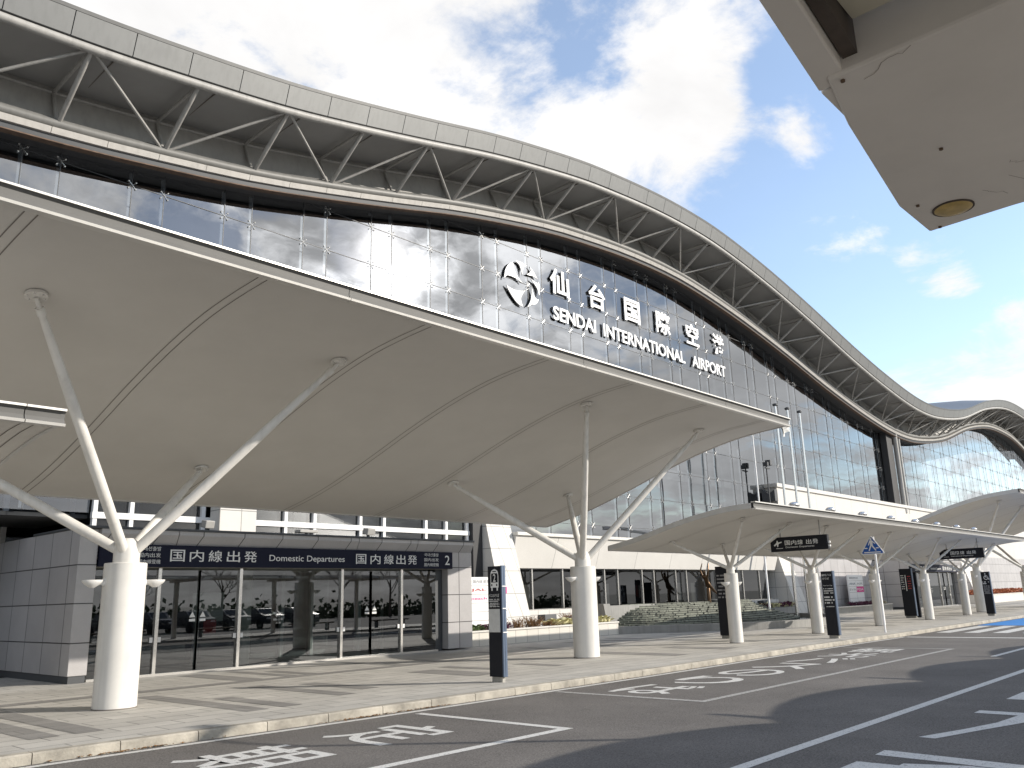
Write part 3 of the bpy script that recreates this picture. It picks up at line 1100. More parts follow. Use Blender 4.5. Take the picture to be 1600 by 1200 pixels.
# glazing behind the porch, white frames
ug = MB().add([(9.38, 23.9, 0), (23.6, 23.9, 0), (23.6, 23.9, 7.4), (9.38, 23.9, 7.4), (9.38, 28, 0), (9.38, 28, 7.4), (-11, 28, 0), (-11, 28, 7.4)], [(0, 1, 2, 3), (4, 0, 3, 5), (6, 4, 5, 7)]).build('upper_glazing', 'window_glass', term)
for X in (3.4, 5.2, 7.0, 8.45):
    MB().box(X - .07, X + .07, 27.86, 27.99, 0, 7.4).build('glazing_bar', 'alu', ug, bevel=.01)
for X in (9.38, 10.37, 12.5, 15.32, 16.42, 18.31, 19.35, 21.34, 22.37, 23.5):
    MB().box(X - .06, X + .06, 23.78, 23.92, 0, 7.4).build('glazing_bar', 'alu', ug, bevel=.01)
for z0, z1 in ((3.99, 4.16), (5.9, 6.0), (2.9, 2.97)):
    MB().box(9.3, 23.58, 23.76, 23.90, z0, z1).build('glazing_rail', 'alu', ug)
    MB().box(-11, 9.38, 27.84, 27.98, z0 + .25, z1 + .25).build('glazing_rail', 'alu', ug)
MB().box(12.69, 13.9, 23.2, 23.75, 3.5, 7.2).build('wall_pillar', 'pillar', term)
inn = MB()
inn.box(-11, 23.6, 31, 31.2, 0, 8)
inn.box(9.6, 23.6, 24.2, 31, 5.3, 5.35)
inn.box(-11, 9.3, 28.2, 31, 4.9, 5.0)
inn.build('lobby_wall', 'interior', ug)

# --- letters and emblem on the glass
LY = GY - 0.12
lm = MB()
for ch, x0, x1 in (('仙', 29.36, 30.79), ('台', 32.38, 33.74), ('国', 35.46, 36.90), ('際', 38.49, 39.95), ('空', 41.63, 43.05), ('港', 44.69, 46.09)):
    c1 = MB()
    add_text(c1, ch, (x0, LY, 15.6), FX, FZ, x1 - x0, 1.29, 0.022, 0.05)
    c1.build('facade_letter', 'letter', term)
for wd, x0, x1 in (('SENDAI', 29.5, 32.82), ('INTERNATIONAL', 33.47, 41.28), ('AIRPORT', 42.08, 46.0)):
    n = len(wd)
    c1 = MB()
    add_text(c1, wd, (x0, LY, 14.27), FX, FZ, x1 - x0, 0.69, 0.018, 0.05)
    c1.build('facade_lettering', 'letter', term)


def curved(pts, k=6):
    """Closed outline; (x, z, bulge) bulge bends the edge that starts there."""
    out = []
    n = len(pts)
    for i in range(n):
        a = Vector(pts[i][:2])
        b = Vector(pts[(i + 1) % n][:2])
        d = b - a
        nrm = Vector((-d.y, d.x)) * pts[i][2]
        for t in range(k):
            u = t / k
            out.append(a.lerp(b, u) + nrm * 4 * u * (1 - u))
    return out


EMB = [     # outline points (x, z, bulge of the edge that follows)
    [(26.14, 15.39, 0.16), (26.72, 16.36, 0.1), (26.77, 16.03, -0.05), (27.35, 15.50, -0.06), (26.45, 15.64, -0.18)],
    [(26.89, 16.45, 0.1), (27.51, 16.46, -0.1), (27.75, 16.47, 0), (27.50, 16.37, -0.08), (27.35, 15.88, -0.05), (27.19, 16.34, -0.1)],
    [(27.89, 16.45, 0.05), (28.19, 16.24, -0.02), (28.41, 16.00, 0), (28.08, 16.06, 0.06), (27.65, 16.03, -0.1), (27.97, 16.28, -0.1)],
    [(27.96, 15.86, -0.04), (28.42, 15.78, -0.1), (28.46, 15.86, 0.06), (28.57, 15.65, 0.05), (28.49, 15.18, -0.03), (28.39, 15.51, -0.02)],
    [(27.97, 15.58, -0.06), (28.18, 15.03, -0.14), (28.45, 14.99, 0.16), (28.00, 14.64, 0.0), (27.62, 14.42, -0.04), (27.89, 14.81, -0.06)],
    [(26.26, 15.14, -0.06), (26.87, 15.04, -0.08), (27.83, 15.38, -0.1), (27.20, 14.74, -0.08), (27.33, 14.37, 0.1), (26.72, 14.62, 0.05)],
]
for shp in EMB:
    out = curved(shp)
    e = MB().prism([tuple(p) for p in out], 'y', LY, LY + .05)
    e.build('emblem_leaf', 'letter', term)

# ================================================================== ENTRANCE PORCHES
def make_porch(X0, words, num, label):
    D = X0 - 7.9
    p = thing('entrance_porch', (X0 + 6.3, 20.75, 0), label, 'entrance')
    # side walls clad in grey stone
    w = MB()
    w.box(X0, X0 + .42, 20.75, 27.6 if X0 < 10 else 23.7, 0.16, 3.44)
    w.build('side_wall', 'tile_grey', p, bevel=.012)
    MB().box(X0 + .03, X0 + .40, 20.78, 27.6 if X0 < 10 else 23.7, 0, 0.158).build('skirting', 'joint', p)
    w = MB()
    w.box(X0 + 11.62, X0 + 12.72, 20.72, 23.7, 0.05, 3.10)
    w.build('side_wall', 'tile_grey', p, bevel=.012)
    MB().box(X0 + 11.3, X0 + 11.60, 20.98, 23.6, 0, 3.0).build('jamb', 'joint', p)
    # head band with a coping that leans out
    hb = MB()
    for a, b in ((.425, 2.3), (2.32, 7.9), (7.92, 10.22), (10.24, 12.70)):
        hb.prism([(20.72, 3.10), (20.60, 3.34), (20.60, 3.44), (23.7, 3.44), (23.7, 3.10)], 'x', X0 + a, X0 + b)
    hd = hb.build('head_band', 'tile_grey', p)
    MB().box(X0 - .02, X0 + 12.74, 20.57, 23.72, 3.444, 3.50).build('roof_edge', 'joint', p, bevel=.01)
    MB().box(X0 + .45, X0 + 11.6, 20.80, 23.6, 2.56, 2.60).build('soffit', 'coping', p)
    # sign board
    sb = MB().box(X0 + .45, X0 + 11.78, 20.66, 20.80, 2.565, 3.095).build('sign_board', 'sign_navy', p)
    SY = 20.655

    def put(s, x, z, w_, h_, b=0.006):
        t = MB()
        add_text(t, s, (x + D, SY, z), FX, FZ, w_, h_, b)
        t.build('sign_lettering', 'sign_text', sb)
    for q, (ch, x) in enumerate(zip(words[0], (10.04, 10.55, 11.06, 11.57, 12.07))):
        put(ch, x, 2.70, .38, .29)
    put(words[1], 12.83, 2.69, 2.50, .215, 0.004)
    for ch, x in zip(words[0], (15.74, 16.28, 16.80, 17.28, 17.75)):
        put(ch, x, 2.69, .38, .29)
    for q, s in enumerate(words[2]):
        put(s, 18.44, 2.95 - .155 * q, .62, .105, 0.0)
        put(s, 9.25, 2.95 - .155 * q, .55, .105, 0.0)
    if num:
        put(num, 19.34, 2.69, .21, .30, .004)
    # glazing: fixed panes and two sliding pairs
    xs = [8.36, 9.93, 11.0, 12.15, 15.44, 16.53, 17.71, 19.2]
    for a, b in zip(xs, xs[1:]):
        pane = MB()
        ee = rg.gauss(0, .0012)
        pane.add([(a + D + .02, 20.95, .06), (b + D - .02, 20.95 + ee * (b - a), .06), (b + D - .02, 20.95 + ee * (b - a), 2.5), (a + D + .02, 20.95, 2.5)], [(0, 1, 2, 3)])
        nm = 'sliding_door' if (a in (9.93, 11.0, 15.44, 16.53)) else 'window_pane'
        d = pane.build(nm, 'door_glass', p)
        if nm == 'sliding_door':
            fr = MB()
            xx = (a if a in (11.0, 16.53) else b) + D
            fr.box(xx - .02, xx + .02, 20.91, 20.94, .07, 2.49)
            fr.build('door_stile', 'steel', d)
            mk_ = MB()      # warning triangles stuck on the glass
            tx = (a + .14 if a in (11.0, 16.53) else b - .14) + D
            mk_.add([(tx - .08, 20.935, 1.34), (tx + .08, 20.935, 1.34), (tx, 20.935, 1.48)], [(0, 1, 2)])
            mk_.add([(tx - .08, 20.935, 1.24), (tx + .08, 20.935, 1.24), (tx + .08, 20.935, 1.30), (tx - .08, 20.935, 1.30)], [(0, 1, 2, 3)])
            mk_.build('door_sticker', 'sign_text', d)
    for X in (9.93, 12.15, 15.44, 17.71):
        MB().box(X + D - .045, X + D + .045, 20.88, 20.99, 0.0, 2.555).build('door_post', 'steel', p, bevel=.008)
        pl = MB()
        for s in (-.14, .06):
            pl.box(X + D + s, X + D + s + .08, 20.915, 20.935, .78, .90)
        pl.build('touch_switch', 'alu', p)
    MB().box(X0 + .46, X0 + 11.3, 20.86, 21.04, 0.0, 0.058).build('threshold', 'steel', p)
    st = MB()
    for q, (s, h) in enumerate((("開館 OPEN", .055), ("6:15", .05), ("閉館 CLOSE", .055), ("21:30", .05))):
        add_text(st, s, (13.2 + D + (.08 if q % 2 else 0), 20.935, 1.34 - .085 * q), FX, FZ, None, h)
    st.build('opening_hours', 'sign_text', p)
    # things seen inside: notice board, leaflet stand, inner wall
    i = MB().box(X0 + .5, X0 + 11.3, 26.5, 26.7, 0, 3).build('lobby_wall', 'interior', p)
    MB().box(X0 + .5, X0 + 11.3, 21.1, 26.4, -.02, .012).build('lobby_floor', 'interior_floor', p)
    MB().box(X0 + 3.5, X0 + 4.4, 22.0, 22.06, 1.2, 1.95).build('notice_board', 'sign_paper', p)
    MB().box(X0 + 3.75, X0 + 4.1, 21.8, 21.84, .9, 1.25).build('notice_stand', 'red', p)
    MB().ring((X0 + 5.3, 22.5, 0), [(.22, 0), (.22, 3)], 20).build('inner_column', 'white_steel', p, smooth=True)
    return p


make_porch(7.9, ('国内線出発', 'Domestic Departures', ('국내선출발', '国内出发', '國內線登機')), '2', 'grey stone entrance with navy Domestic Departures sign over dark glass doors')
make_porch(64.25, ('国際線出発', 'International Departures', ('국제선출발', '国际出发', '國際線登機')), '', 'far grey stone entrance with dark sign band behind the small canopy columns')

# floodlights on the porch roof
for X, Z, wd, lab in ((11.25, 3.5, .26, 'small brown floodlight tilted on the porch roof, left of the white wall block'),
                      (14.35, 3.5, .62, 'long flat grey lamp on the porch roof beside the white wall block'),
                      (16.6, 3.5, .30, 'round headed floodlight on the porch roof in front of the bright glazing')):
    t = thing('floodlight', (X, 21.2, Z), lab, 'floodlight', 'floodlights on the porch roof')
    MB().box(X - .04, X + .04, 21.17, 21.23, Z, Z + .10).build('bracket', 'joint', t)
    hd = MB()
    if wd > .5:
        hd.box(X - wd / 2, X + wd / 2, 21.05, 21.35, Z + .08, Z + .17)
    else:
        hd.prism([(21.05, Z + .08), (21.0, Z + .28), (21.25, Z + .32), (21.32, Z + .14)], 'x', X - wd / 2, X + wd / 2)
    hd.build('lamp_head', 'soffit_wall', t, bevel=.02)


# ================================================================== CANOPIES
def tree_column(root, X, Y, rad, H, hd, ends, sr, zfun):
    col = MB().ring((X, Y, 0), [(rad, 0), (rad, H - .012), (rad - .012, H)], 36).build('column', 'white_steel', root, smooth=True)
    MB().ring((X, Y, 0), [(rad + .006, 0), (rad + .006, .02)], 36).build('base_ring', 'seam', col, smooth=True)
    MB().ring((X, Y, 0), [(rad * .62, H), (rad * .62, H + hd * .55), (rad * .5, H + hd * .85), (rad * .3, H + hd)], 28).build('column_head', 'white_steel', col, smooth=True)
    for dx, dy in ends:
        e = Vector((X + dx, Y + dy, zfun(Y + dy) - .06))
        b = Vector((X + dx * .045, Y + dy * .045, H + hd * .55))
        d = (e - b)
        MB().path([b, b + d * .04, b + d * .30, b + d * .62, b + d * .90, b + d * .945], [sr * .98, sr, sr * 1.04, sr * .95, sr * .66, sr * .55], 16).build('strut', 'white_steel', col, smooth=True)
        j = MB()
        j.path([b + d * .94, b + d * .965], [sr * .75, sr * .75], 12)
        j.path([b + d * .96, e], [sr * .38, sr * .38], 8)
        sl = (zfun(Y + dy + .1) - zfun(Y + dy - .1)) / .2
        nrm = Vector((0, -sl, 1)).normalized()
        q = Vector((e.x, e.y, zfun(e.y)))
        j.path([q - nrm * .055, q - nrm * .012], [sr * 1.75, sr * 1.75], 20)
        for a in range(6):
            t1 = Vector((1, 0, 0)) * math.cos(a * 1.047) + nrm.cross(Vector((1, 0, 0))) * math.sin(a * 1.047)
            j.path([q - nrm * .085 + t1 * sr * 1.3, q - nrm * .05 + t1 * sr * 1.3], [sr * .16] * 2, 6)
        j.build('strut_mount', 'white_steel', col, smooth=True)
    for s in (-1, 1):       # shell shaped wall lamps
        L = MB()
        cx = X + s * (rad + .17)
        z0 = H - .30
        rows = []
        for i in range(7):
            t = i / 6
            rr = .13 * math.sin(math.pi * min(1, .12 + t * .88) / 2)
            rows.append([(cx + s * .02 + 1.35 * rr * math.cos(a), Y + rr * math.sin(a), z0 - .11 + .13 * t) for a in [k * math.pi / 8 for k in range(17)]])
        L.grid(rows)
        L.path([(X + s * (rad - .02), Y, z0 - .03), (cx - s * .06, Y, z0 - .03)], .035, 8)
        L.ball((X + s * rad, Y, z0 - .02), .07, .6, 1, 1, 10, 6)
        L.build('wall_lamp', 'lamp_white', col, smooth=True)
    return col


def make_canopy(label, x0, x1, prof, cols, rad, H, hd, ends, sr, seams, th, gut, group, blobs=()):
    zf = hermite(prof)
    root = thing('canopy', ((x0 + x1) / 2, cols[0][1], 0), label, 'canopy', group)
    ys = frange(prof[0][0], prof[-1][0], .35)
    roof_ = MB().slab([[(x, y, zf(y)) for y in ys] for x in frange(x0, x1, 3)], (0, .03, th)).build('roof_panel', 'canopy', root, smooth=True)
    lip = MB()      # folded rim along ends and back
    for xx, s in ((x0, -1), (x1, 1)):
        lip.slab([[(xx, y, zf(y) - .02), (xx + s * .05, y, zf(y) - .02)] for y in ys], (0, 0, th + .05))
    lip.slab([[(xx, ys[-1], zf(ys[-1]) - .02), (xx, ys[-1] + .06, zf(ys[-1]) - .03)] for xx in (x0, x1)], (0, 0, th + .04))
    lip.build('rim', 'canopy_top', root, smooth=True)
    for sx in seams:
        sm_ = MB()
        for q in ((0, .15) if isinstance(sx, float) else (0,)):
            if x0 + .1 < sx + q < x1 - .1:
                sm_.grid([[(sx + q - .008, y, zf(y) - .004) for y in ys], [(sx + q + .008, y, zf(y) - .004) for y in ys]])
        if sm_.v:
            sm_.build('panel_joint', 'seam', roof_, recalc=False)
    y0, z0 = prof[0]
    g, lo, wbm = MB(), MB(), MB()
    xx = x0 - .05
    while xx < x1 + .04:        # gutter in lengths
        xe = min(xx + 6.05 - .012, x1 + .05)
        g.box(xx, xe, y0 - .09, y0 + .05, z0 + gut, z0 + gut + .028)
        lo.prism([(y0 + .05, z0 - .05), (y0 - .075, z0 - .05), (y0 - .085, z0 - .015), (y0 + .05, z0 - .010)], 'x', xx, xe)
        wbm.prism([(y0 - .045, z0 - .009), (y0 - .02, z0 + gut * .35), (y0 - .03, z0 + gut * .8), (y0 - .07, z0 + gut - .001), (y0 + .045, z0 + gut - .001), (y0 + .045, z0 - .009)], 'x', xx, xe)
        xx += 6.05
    wbm.build('gutter_web', 'gutter_web', root)
    lo.build('gutter_lip', 'gutter', root)
    g.build('gutter', 'gutter', root)
    for c in cols:
        tree_column(root, c[0], c[1], rad, H, hd, ends, sr, zf)
    for bx in blobs:
        b = MB()
        b.ball((bx, y0 + .02, z0 + gut + .09), .17, 1.25, .9, .55, 14, 8)
        b.box(bx - .2, bx + .2, y0 - .06, y0 + .08, z0 + gut + .01, z0 + gut + .06)
        b.build('roof_lamp', 'steel', root, smooth=True)
    return root


BIG = [(10.36, 6.26), (11.2, 6.20), (12.1, 6.09), (13.3, 5.83), (14.7, 5.42), (16.1, 4.95), (17.5, 4.52), (18.6, 4.24), (19.7, 4.02)]
BE = [(-2.62, -2.38), (2.62, -2.38), (-2.52, 2.42), (2.52, 2.42)]
SEAMS = [3.0, 6.14, 9.4, 12.6, 15.6, 18.9, 22.1, -.3, -3.4, -6.5]
make_canopy('large curved grey canopy over the near domestic entrance, carried on two thick branching columns', 1.66, 23.45, BIG, [(6.50, 14.98), (18.61, 14.42)], .345, 2.36, .42, BE, .088, SEAMS, .16, .17, 'large entrance canopies')
make_canopy('large curved canopy in the distance over the far entrance, partly hidden by the small canopy', 51.4, 73.3, BIG, [(56.4, 14.3), (68.5, 14.3)], .345, 2.36, .42, BE, .088, [s + 51.4 - 2.9 for s in (3.0, 6.14, 9.4, 12.6, 15.6, 18.9, 22.1, 25.3, 28.4, 31.6, 34.7)], .16, .17, 'large entrance canopies')
SML = [(10.98, 3.84), (11.6, 3.82), (12.2, 3.75), (13.0, 3.62), (13.7, 3.47), (14.7, 3.21), (15.4, 3.06), (16.0, 2.96)]
SE = [(-1.62, -1.42), (1.62, -1.42), (-1.62, 1.1), (1.62, 1.1)]
make_canopy('long low curved canopy on thin branching columns, two black signs hanging under it', 22.05, 54.3, SML,
            [(25.38, 13.66), (31.45, 13.60), (37.85, 13.62), (44.65, 13.70), (51.3, 13.80)], .215, 2.16, .30, SE, .054, [23.8, 27.1, 29.9, 33.2, 36.2, 39.5, 43.0, 46.3, 49.6, 52.8], .10, .14, 'small pavement canopies',
            (24.74, 27.46, 30.22, 33.02, 35.74, 38.44, 41.25, 43.95))
make_canopy('corner of a low canopy tucked under the large canopy at the left edge', -2.6, 3.80, SML, [(0.6, 13.65)], .215, 2.16, .30, SE, .054, [3.45, 0.2, -3.1], .10, .14, 'small pavement canopies')


# ================================================================== SIGNS
def plinth_sign(name, X, y0, y1, H, label, group, depth=.16, white_at=None):
    """Black panel sign that faces traffic coming along the kerb (-X)."""
    t = thing(name, (X, (y0 + y1) / 2, 0), label, 'sign', group)
    MB().box(X + .03, X + depth - .02, y0 + .04, y1 - .04, 0, .10).build('base', 'concrete', t)
    MB().box(X, X + depth, y0 + .02, y1, .10, H).build('panel', 'sign_black', t, bevel=.006)
    s = MB()
    s.box(X + .01, X + depth * .45, y0 - .02, y0 + .018, .10, H + .01)
    s.box(X + depth * .5, X + depth * .95, y0 - .02, y0 + .018, .10, H + .01)
    s.build('side_trim', 'sign_side', t, bevel=.005)
    return t


# near bus stop sign
T = plinth_sign('bus_stop_sign', 12.62, 11.86, 12.22, 2.22, 'slim black bus stop sign with white bus pictogram and number 2', 'tall pavement signs', .13)
xf = 12.62 - .004
b = MB()


def yz(mb, poly, x):
    return mb.add([(x, y, z) for y, z in poly], [tuple(range(len(poly)))])


body = [(12.14, 1.80), (12.14, 2.02), (12.13, 2.10), (12.10, 2.14), (12.03, 2.165), (11.96, 2.14), (11.93, 2.10), (11.92, 2.02), (11.92, 1.80)]
yz(b, body, xf)
yz(b, [(12.12, 1.74), (12.12, 1.80), (12.085, 1.80), (12.085, 1.74)], xf)
yz(b, [(11.975, 1.74), (11.975, 1.80), (11.94, 1.80), (11.94, 1.74)], xf)
b.build('bus_pictogram', 'sign_text', T, recalc=False)
b = MB()
yz(b, [(12.12, 1.90), (12.12, 2.05), (12.105, 2.08), (11.955, 2.08), (11.94, 2.05), (11.94, 1.90)], xf - .002)
yz(b, [(12.08, 2.105), (12.08, 2.125), (11.98, 2.125), (11.98, 2.105)], xf - .002)
for yy in (12.10, 11.965):
    yz(b, [(yy + .02, 1.83), (yy + .02, 1.87), (yy - .012, 1.87), (yy - .012, 1.83)], xf - .002)
b.build('bus_window', 'sign_black', T, recalc=False)
b = MB()
add_text(b, '2', (xf - .004, 12.065, 1.915), SX, FZ, .07, .15, .01)
b.build('sign_number', 'sign_text', T)
b = MB()
add_text(b, 'バスのりば', (xf - .001, 12.19, 1.615), SX, FZ, .28, .062, .004)
for q, z in enumerate((1.565, 1.525, 1.49, 1.455, 1.425)):
    dashes(b, (xf - .001, 12.18, z), SX, FZ, .27 - .03 * (q % 2), .014, q)
for z in (1.545, 1.475):
    yz(b, [(12.18, z), (12.18, z + .004), (11.9, z + .004), (11.9, z)], xf - .001)
b.build('sign_lettering', 'sign_text', T, recalc=False)
MB().box(12.607, 12.6195, 11.90, 12.205, .94, 1.385).build('timetable', 'sign_paper', T)
for z in (1.39, .935, 1.82):
    MB().box(12.63, 12.76, 11.83, 11.86, z - .008, z + .012).build('joint_clip', 'alu', T)

T = plinth_sign('bus_stop_sign', 28.35, 11.56, 11.95, 2.15, 'black tourist bus sign with white lines of text standing right of the second thin column', 'tall pavement signs')
xf = 28.346
b = MB()
add_text(b, '観光バス', (xf, 11.92, 1.99), SX, FZ, .32, .075, .006)
add_text(b, 'のりば', (xf, 11.91, 1.88), SX, FZ, .22, .07, .006)
add_text(b, 'Tour Bus Stop', (xf, 11.91, 1.66), SX, FZ, .31, .045)
for q, z in enumerate((1.57, 1.50, 1.43)):
    dashes(b, (xf, 11.91, z), SX, FZ, .32, .03, 20 + q)
for q, (z, w_) in enumerate(((1.29, .28), (1.20, .33), (1.11, .26))):
    dashes(b, (xf, 11.91, z), SX, FZ, w_, .045, 30 + q)
dashes(b, (xf, 11.89, 1.0), SX, FZ, .28, .02, 40)
b.build('sign_lettering', 'sign_text', T, recalc=False)

T = plinth_sign('information_sign', 27.7, 15.02, 15.52, 2.46, 'tall dark information pillar half hidden behind the nearest thin column', 'tall pavement signs')
b = MB()
for q in range(7):
    dashes(b, (27.696, 15.47, 2.12 - .125 * q), SX, FZ, .36, .05, 50 + q)
b.build('sign_lettering', 'sign_dim', T, recalc=False)
T = plinth_sign('information_sign', 47.0, 15.02, 15.62, 2.47, 'wide black information pillar with vertical white stripe left of the fourth thin column', 'tall pavement signs')
b = MB()
yz(b, [(15.36, 1.35), (15.36, 2.15), (15.32, 2.15), (15.32, 1.35)], 46.996)
for q in range(7):
    dashes(b, (46.996, 15.57, 2.1 - .11 * q), SX, FZ, .15, .045, 60 + q)
b.build('sign_lettering', 'sign_text', T, recalc=False)
b = MB()
for q in range(6):
    dashes(b, (46.996, 15.25, 2.05 - .12 * q), SX, FZ, .16, .05, 70 + q)
b.build('route_list', 'red', T, recalc=False)
MB().box(47.9, 48.05, 15.1, 15.6, 0, 2.3).build('rear_panel', 'sign_black', T)

T = plinth_sign('accessible_parking_sign', 49.6, 12.03, 12.42, 2.2, 'black sign with white wheelchair symbol at the far kerb', 'tall pavement signs')
xf = 49.594
b = MB()
cy, cz = 12.20, 1.93     # wheelchair figure


def arc(mb, cy_, cz_, r, a0, a1, w, x, n=18):
    A = [R(a0 + (a1 - a0) * i / n) for i in range(n + 1)]
    return mb.grid([[(x, cy_ - (r - w) * math.cos(a), cz_ + (r - w) * math.sin(a)) for a in A], [(x, cy_ - r * math.cos(a), cz_ + r * math.sin(a)) for a in A]])


arc(b, cy, cz - .03, .105, 100, 345, .03, xf)
arc(b, cy + .02, cz + .17, .03, 0, 360, .03, xf)
yz(b, [(cy + .035, cz + .13), (cy + .005, cz + .13), (cy - .005, cz + .02), (cy - .10, cz + .02), (cy - .135, cz - .10), (cy - .165, cz - .085), (cy - .17, cz - .11), (cy - .115, cz - .135), (cy - .08, cz - .01), (cy + .03, cz - .01)], xf)
yz(b, [(cy + .0, cz + .085), (cy - .075, cz + .085), (cy - .075, cz + .06), (cy + .0, cz + .06)], xf - .001)
for q, z in enumerate((1.66, 1.58)):
    dashes(b, (xf, 12.39, z), SX, FZ, .30 - .1 * q, .05, 80 + q)
b.build('sign_lettering', 'sign_text', T, recalc=False)
b = MB()
for q in range(8):
    dashes(b, (xf, 12.37, 1.48 - .055 * q), SX, FZ, .28, .03, 90 + q)
b.build('small_print', 'sign_dim', T, recalc=False)

# pedestrian crossing sign
X, Y = 32.4, 11.52
T = thing('crossing_sign', (X, Y, 0), 'blue triangular pedestrian crossing sign on a thin white pole', 'road sign')
MB().path([(X, Y, 0), (X, Y, 2.2), (X, Y, 3.4)], .038, 12).build('pole', 'letter', T, smooth=True)


def tri(s, x, top=3.46, bot=2.77, hw=.45, r=.06):
    cy_, cz_ = Y + .06, (top + 2 * bot) / 3
    pts = []
    for (py, pz) in ((0, top), (-hw, bot), (hw, bot)):
        pts.append((cy_ + py * s, cz_ + (pz - cz_) * s))
    out = []
    for i in range(3):
        p, q, n_ = Vector(pts[i]), Vector(pts[i - 1]), Vector(pts[(i + 1) % 3])
        for t in (.1, .05, 0):
            out.append(p + (q - p).normalized() * r * (t * 10) * .8 + ((q - p).normalized() + (n_ - p).normalized()) * r * (.3 if t < .1 else 0))
        out.append(p + (n_ - p).normalized() * r * .8)
    return [(v.x, v.y) for v in out]


MB().prism(tri(1.0, 0), 'x', X - .075, X - .05).build('plate', 'board', T)
yz(MB(), tri(.90, 0), X - .079).build('blue_face', 'blue', T, recalc=False)
b = MB()
xf = X - .083
cy, cz = Y + .06, 2.80
yz(b, [(cy + .30, cz + .02), (cy - .30, cz + .02), (cy - .30, cz + .055), (cy + .30, cz + .055)], xf)
for s in (.27, -.14):
    yz(b, [(cy + s, cz + .17), (cy + s - .11, cz + .17), (cy + s - .11, cz + .205), (cy + s, cz + .205)], xf)
arc(b, cy + .01, cz + .515, .04, 0, 360, .04, xf)
yz(b, [(cy + .06, cz + .47), (cy - .04, cz + .47), (cy - .05, cz + .28), (cy + .05, cz + .28)], xf)
yz(b, [(cy + .05, cz + .29), (cy, cz + .28), (cy + .09, cz + .09), (cy + .13, cz + .10)], xf - .001)
yz(b, [(cy + .02, cz + .28), (cy - .045, cz + .29), (cy - .16, cz + .10), (cy - .12, cz + .09)], xf - .002)
yz(b, [(cy + .06, cz + .47), (cy + .03, cz + .44), (cy + .10, cz + .28), (cy + .125, cz + .30)], xf - .003)
yz(b, [(cy - .04, cz + .46), (cy - .02, cz + .42), (cy - .13, cz + .33), (cy - .145, cz + .36)], xf - .004)
b.build('walking_figure', 'board', T, recalc=False)


# hanging direction signs under the small canopy
def hanging(X, y0, y1, z0, z1, jp, en, label):
    t = thing('hanging_sign', (X, (y0 + y1) / 2, z1), label, 'sign', 'signs hanging under the canopy')
    c = .16
    MB().prism([(y0, z0), (y1, z0), (y1, z1 - c), (y1 - c * 1.6, z1), (y0, z1)], 'x', X, X + .14).build('sign_box', 'sign_black', t, bevel=.008)
    b = MB()
    W = y1 - y0
    H = z1 - z0
    xo = y1 - .52
    for ch, k in zip(jp, (0, .20, .40, .67, .87)):
        add_text(b, ch, (X - .004, xo - k * W * .56, z0 + H * .42), SX, FZ, W * .095, H * .33, .012)
    add_text(b, en, (X - .004, xo - .02, z0 + H * .19), SX, FZ, W * .50, H * .15, .006)
    # aeroplane climbing away from a line
    a = [(0, .02), (.10, .10), (.12, .17), (.15, .17), (.17, .11), (.29, .13), (.30, .10), (.18, .06), (.15, -.04), (.12, -.04), (.11, .04), (.03, -.02)]
    yz(b, [(y1 - .12 - u, z0 + H * .42 + v) for u, v in a], X - .004)
    yz(b, [(y1 - .20, z0 + .10), (y1 - .44, z0 + .10), (y1 - .44, z0 + .115), (y1 - .20, z0 + .115)], X - .004)
    b.build('sign_lettering', 'sign_text', t, recalc=False)
    h = MB()
    for yy in (y0 + .25, y1 - .35):
        h.path([(X + .07, yy, z1), (X + .07, yy, min(hermite(SML)(yy), z1 + 1))], .025, 8)
    h.build('hanger', 'truss', t)
    e = MB()
    for zz in (z0 + .08, z0 + .2):
        e.box(X + .03, X + .10, y0 - .06, y0 - .001, zz, zz + .06)
    e.build('end_lamp', 'alu', t)


hanging(27.8, 11.36, 13.36, 2.85, 3.33, '国内線出発', 'Domestic Departures', 'black hanging sign with a white plane and the words Domestic Departures')
hanging(47.0, 11.48, 13.52, 2.85, 3.34, '国際線出発', 'International Departures', 'farther black hanging sign with the words International Departures, crossed by a strut')


# airline boards
def airline_board(X0, Y, wd, z0, z1, rows, label):
    t = thing('airline_board', (X0 + wd / 2, Y, 0), label, 'sign', 'airline boards in the planters')
    MB().box(X0, X0 + wd, Y, Y + .10, z0, z1).build('board_panel', 'board', t, bevel=.006)
    n = len(rows)
    h = (z1 - z0) / n
    g = MB()
    for q in range(1, n):
        g.box(X0 + .01, X0 + wd - .01, Y - .004, Y - .001, z0 + h * q - .006, z0 + h * q + .006)
    g.box(X0 + wd / 2 - .005, X0 + wd / 2 + .005, Y - .0045, Y - .0015, z0, z0 + h * (n - 1) - .008)
    g.build('board_grid', 'seam', t)
    for q, row in enumerate(rows):
        zb = z1 - h * (q + 1)
        for s, (word, mm) in enumerate(row):
            if not word:
                continue
            xx = X0 + .10 + s * wd / 2
            if mm == 'tile':
                MB().box(X0 + s * wd / 2 + .01, X0 + (s + 1) * wd / 2 - .01, Y - .008, Y - .005, zb + .01, zb + h - .01).build('pink_logo', 'pink', t)
                mm = 'board'
            b_ = MB()
            ww = wd / 2 - .2 if q else wd * .6
            add_text(b_, word, (xx + (.1 if not q else 0), Y - .011, zb + h * .3), FX, FZ, ww, h * .38, .01)
            b_.build('board_lettering', mm, t)
    return t


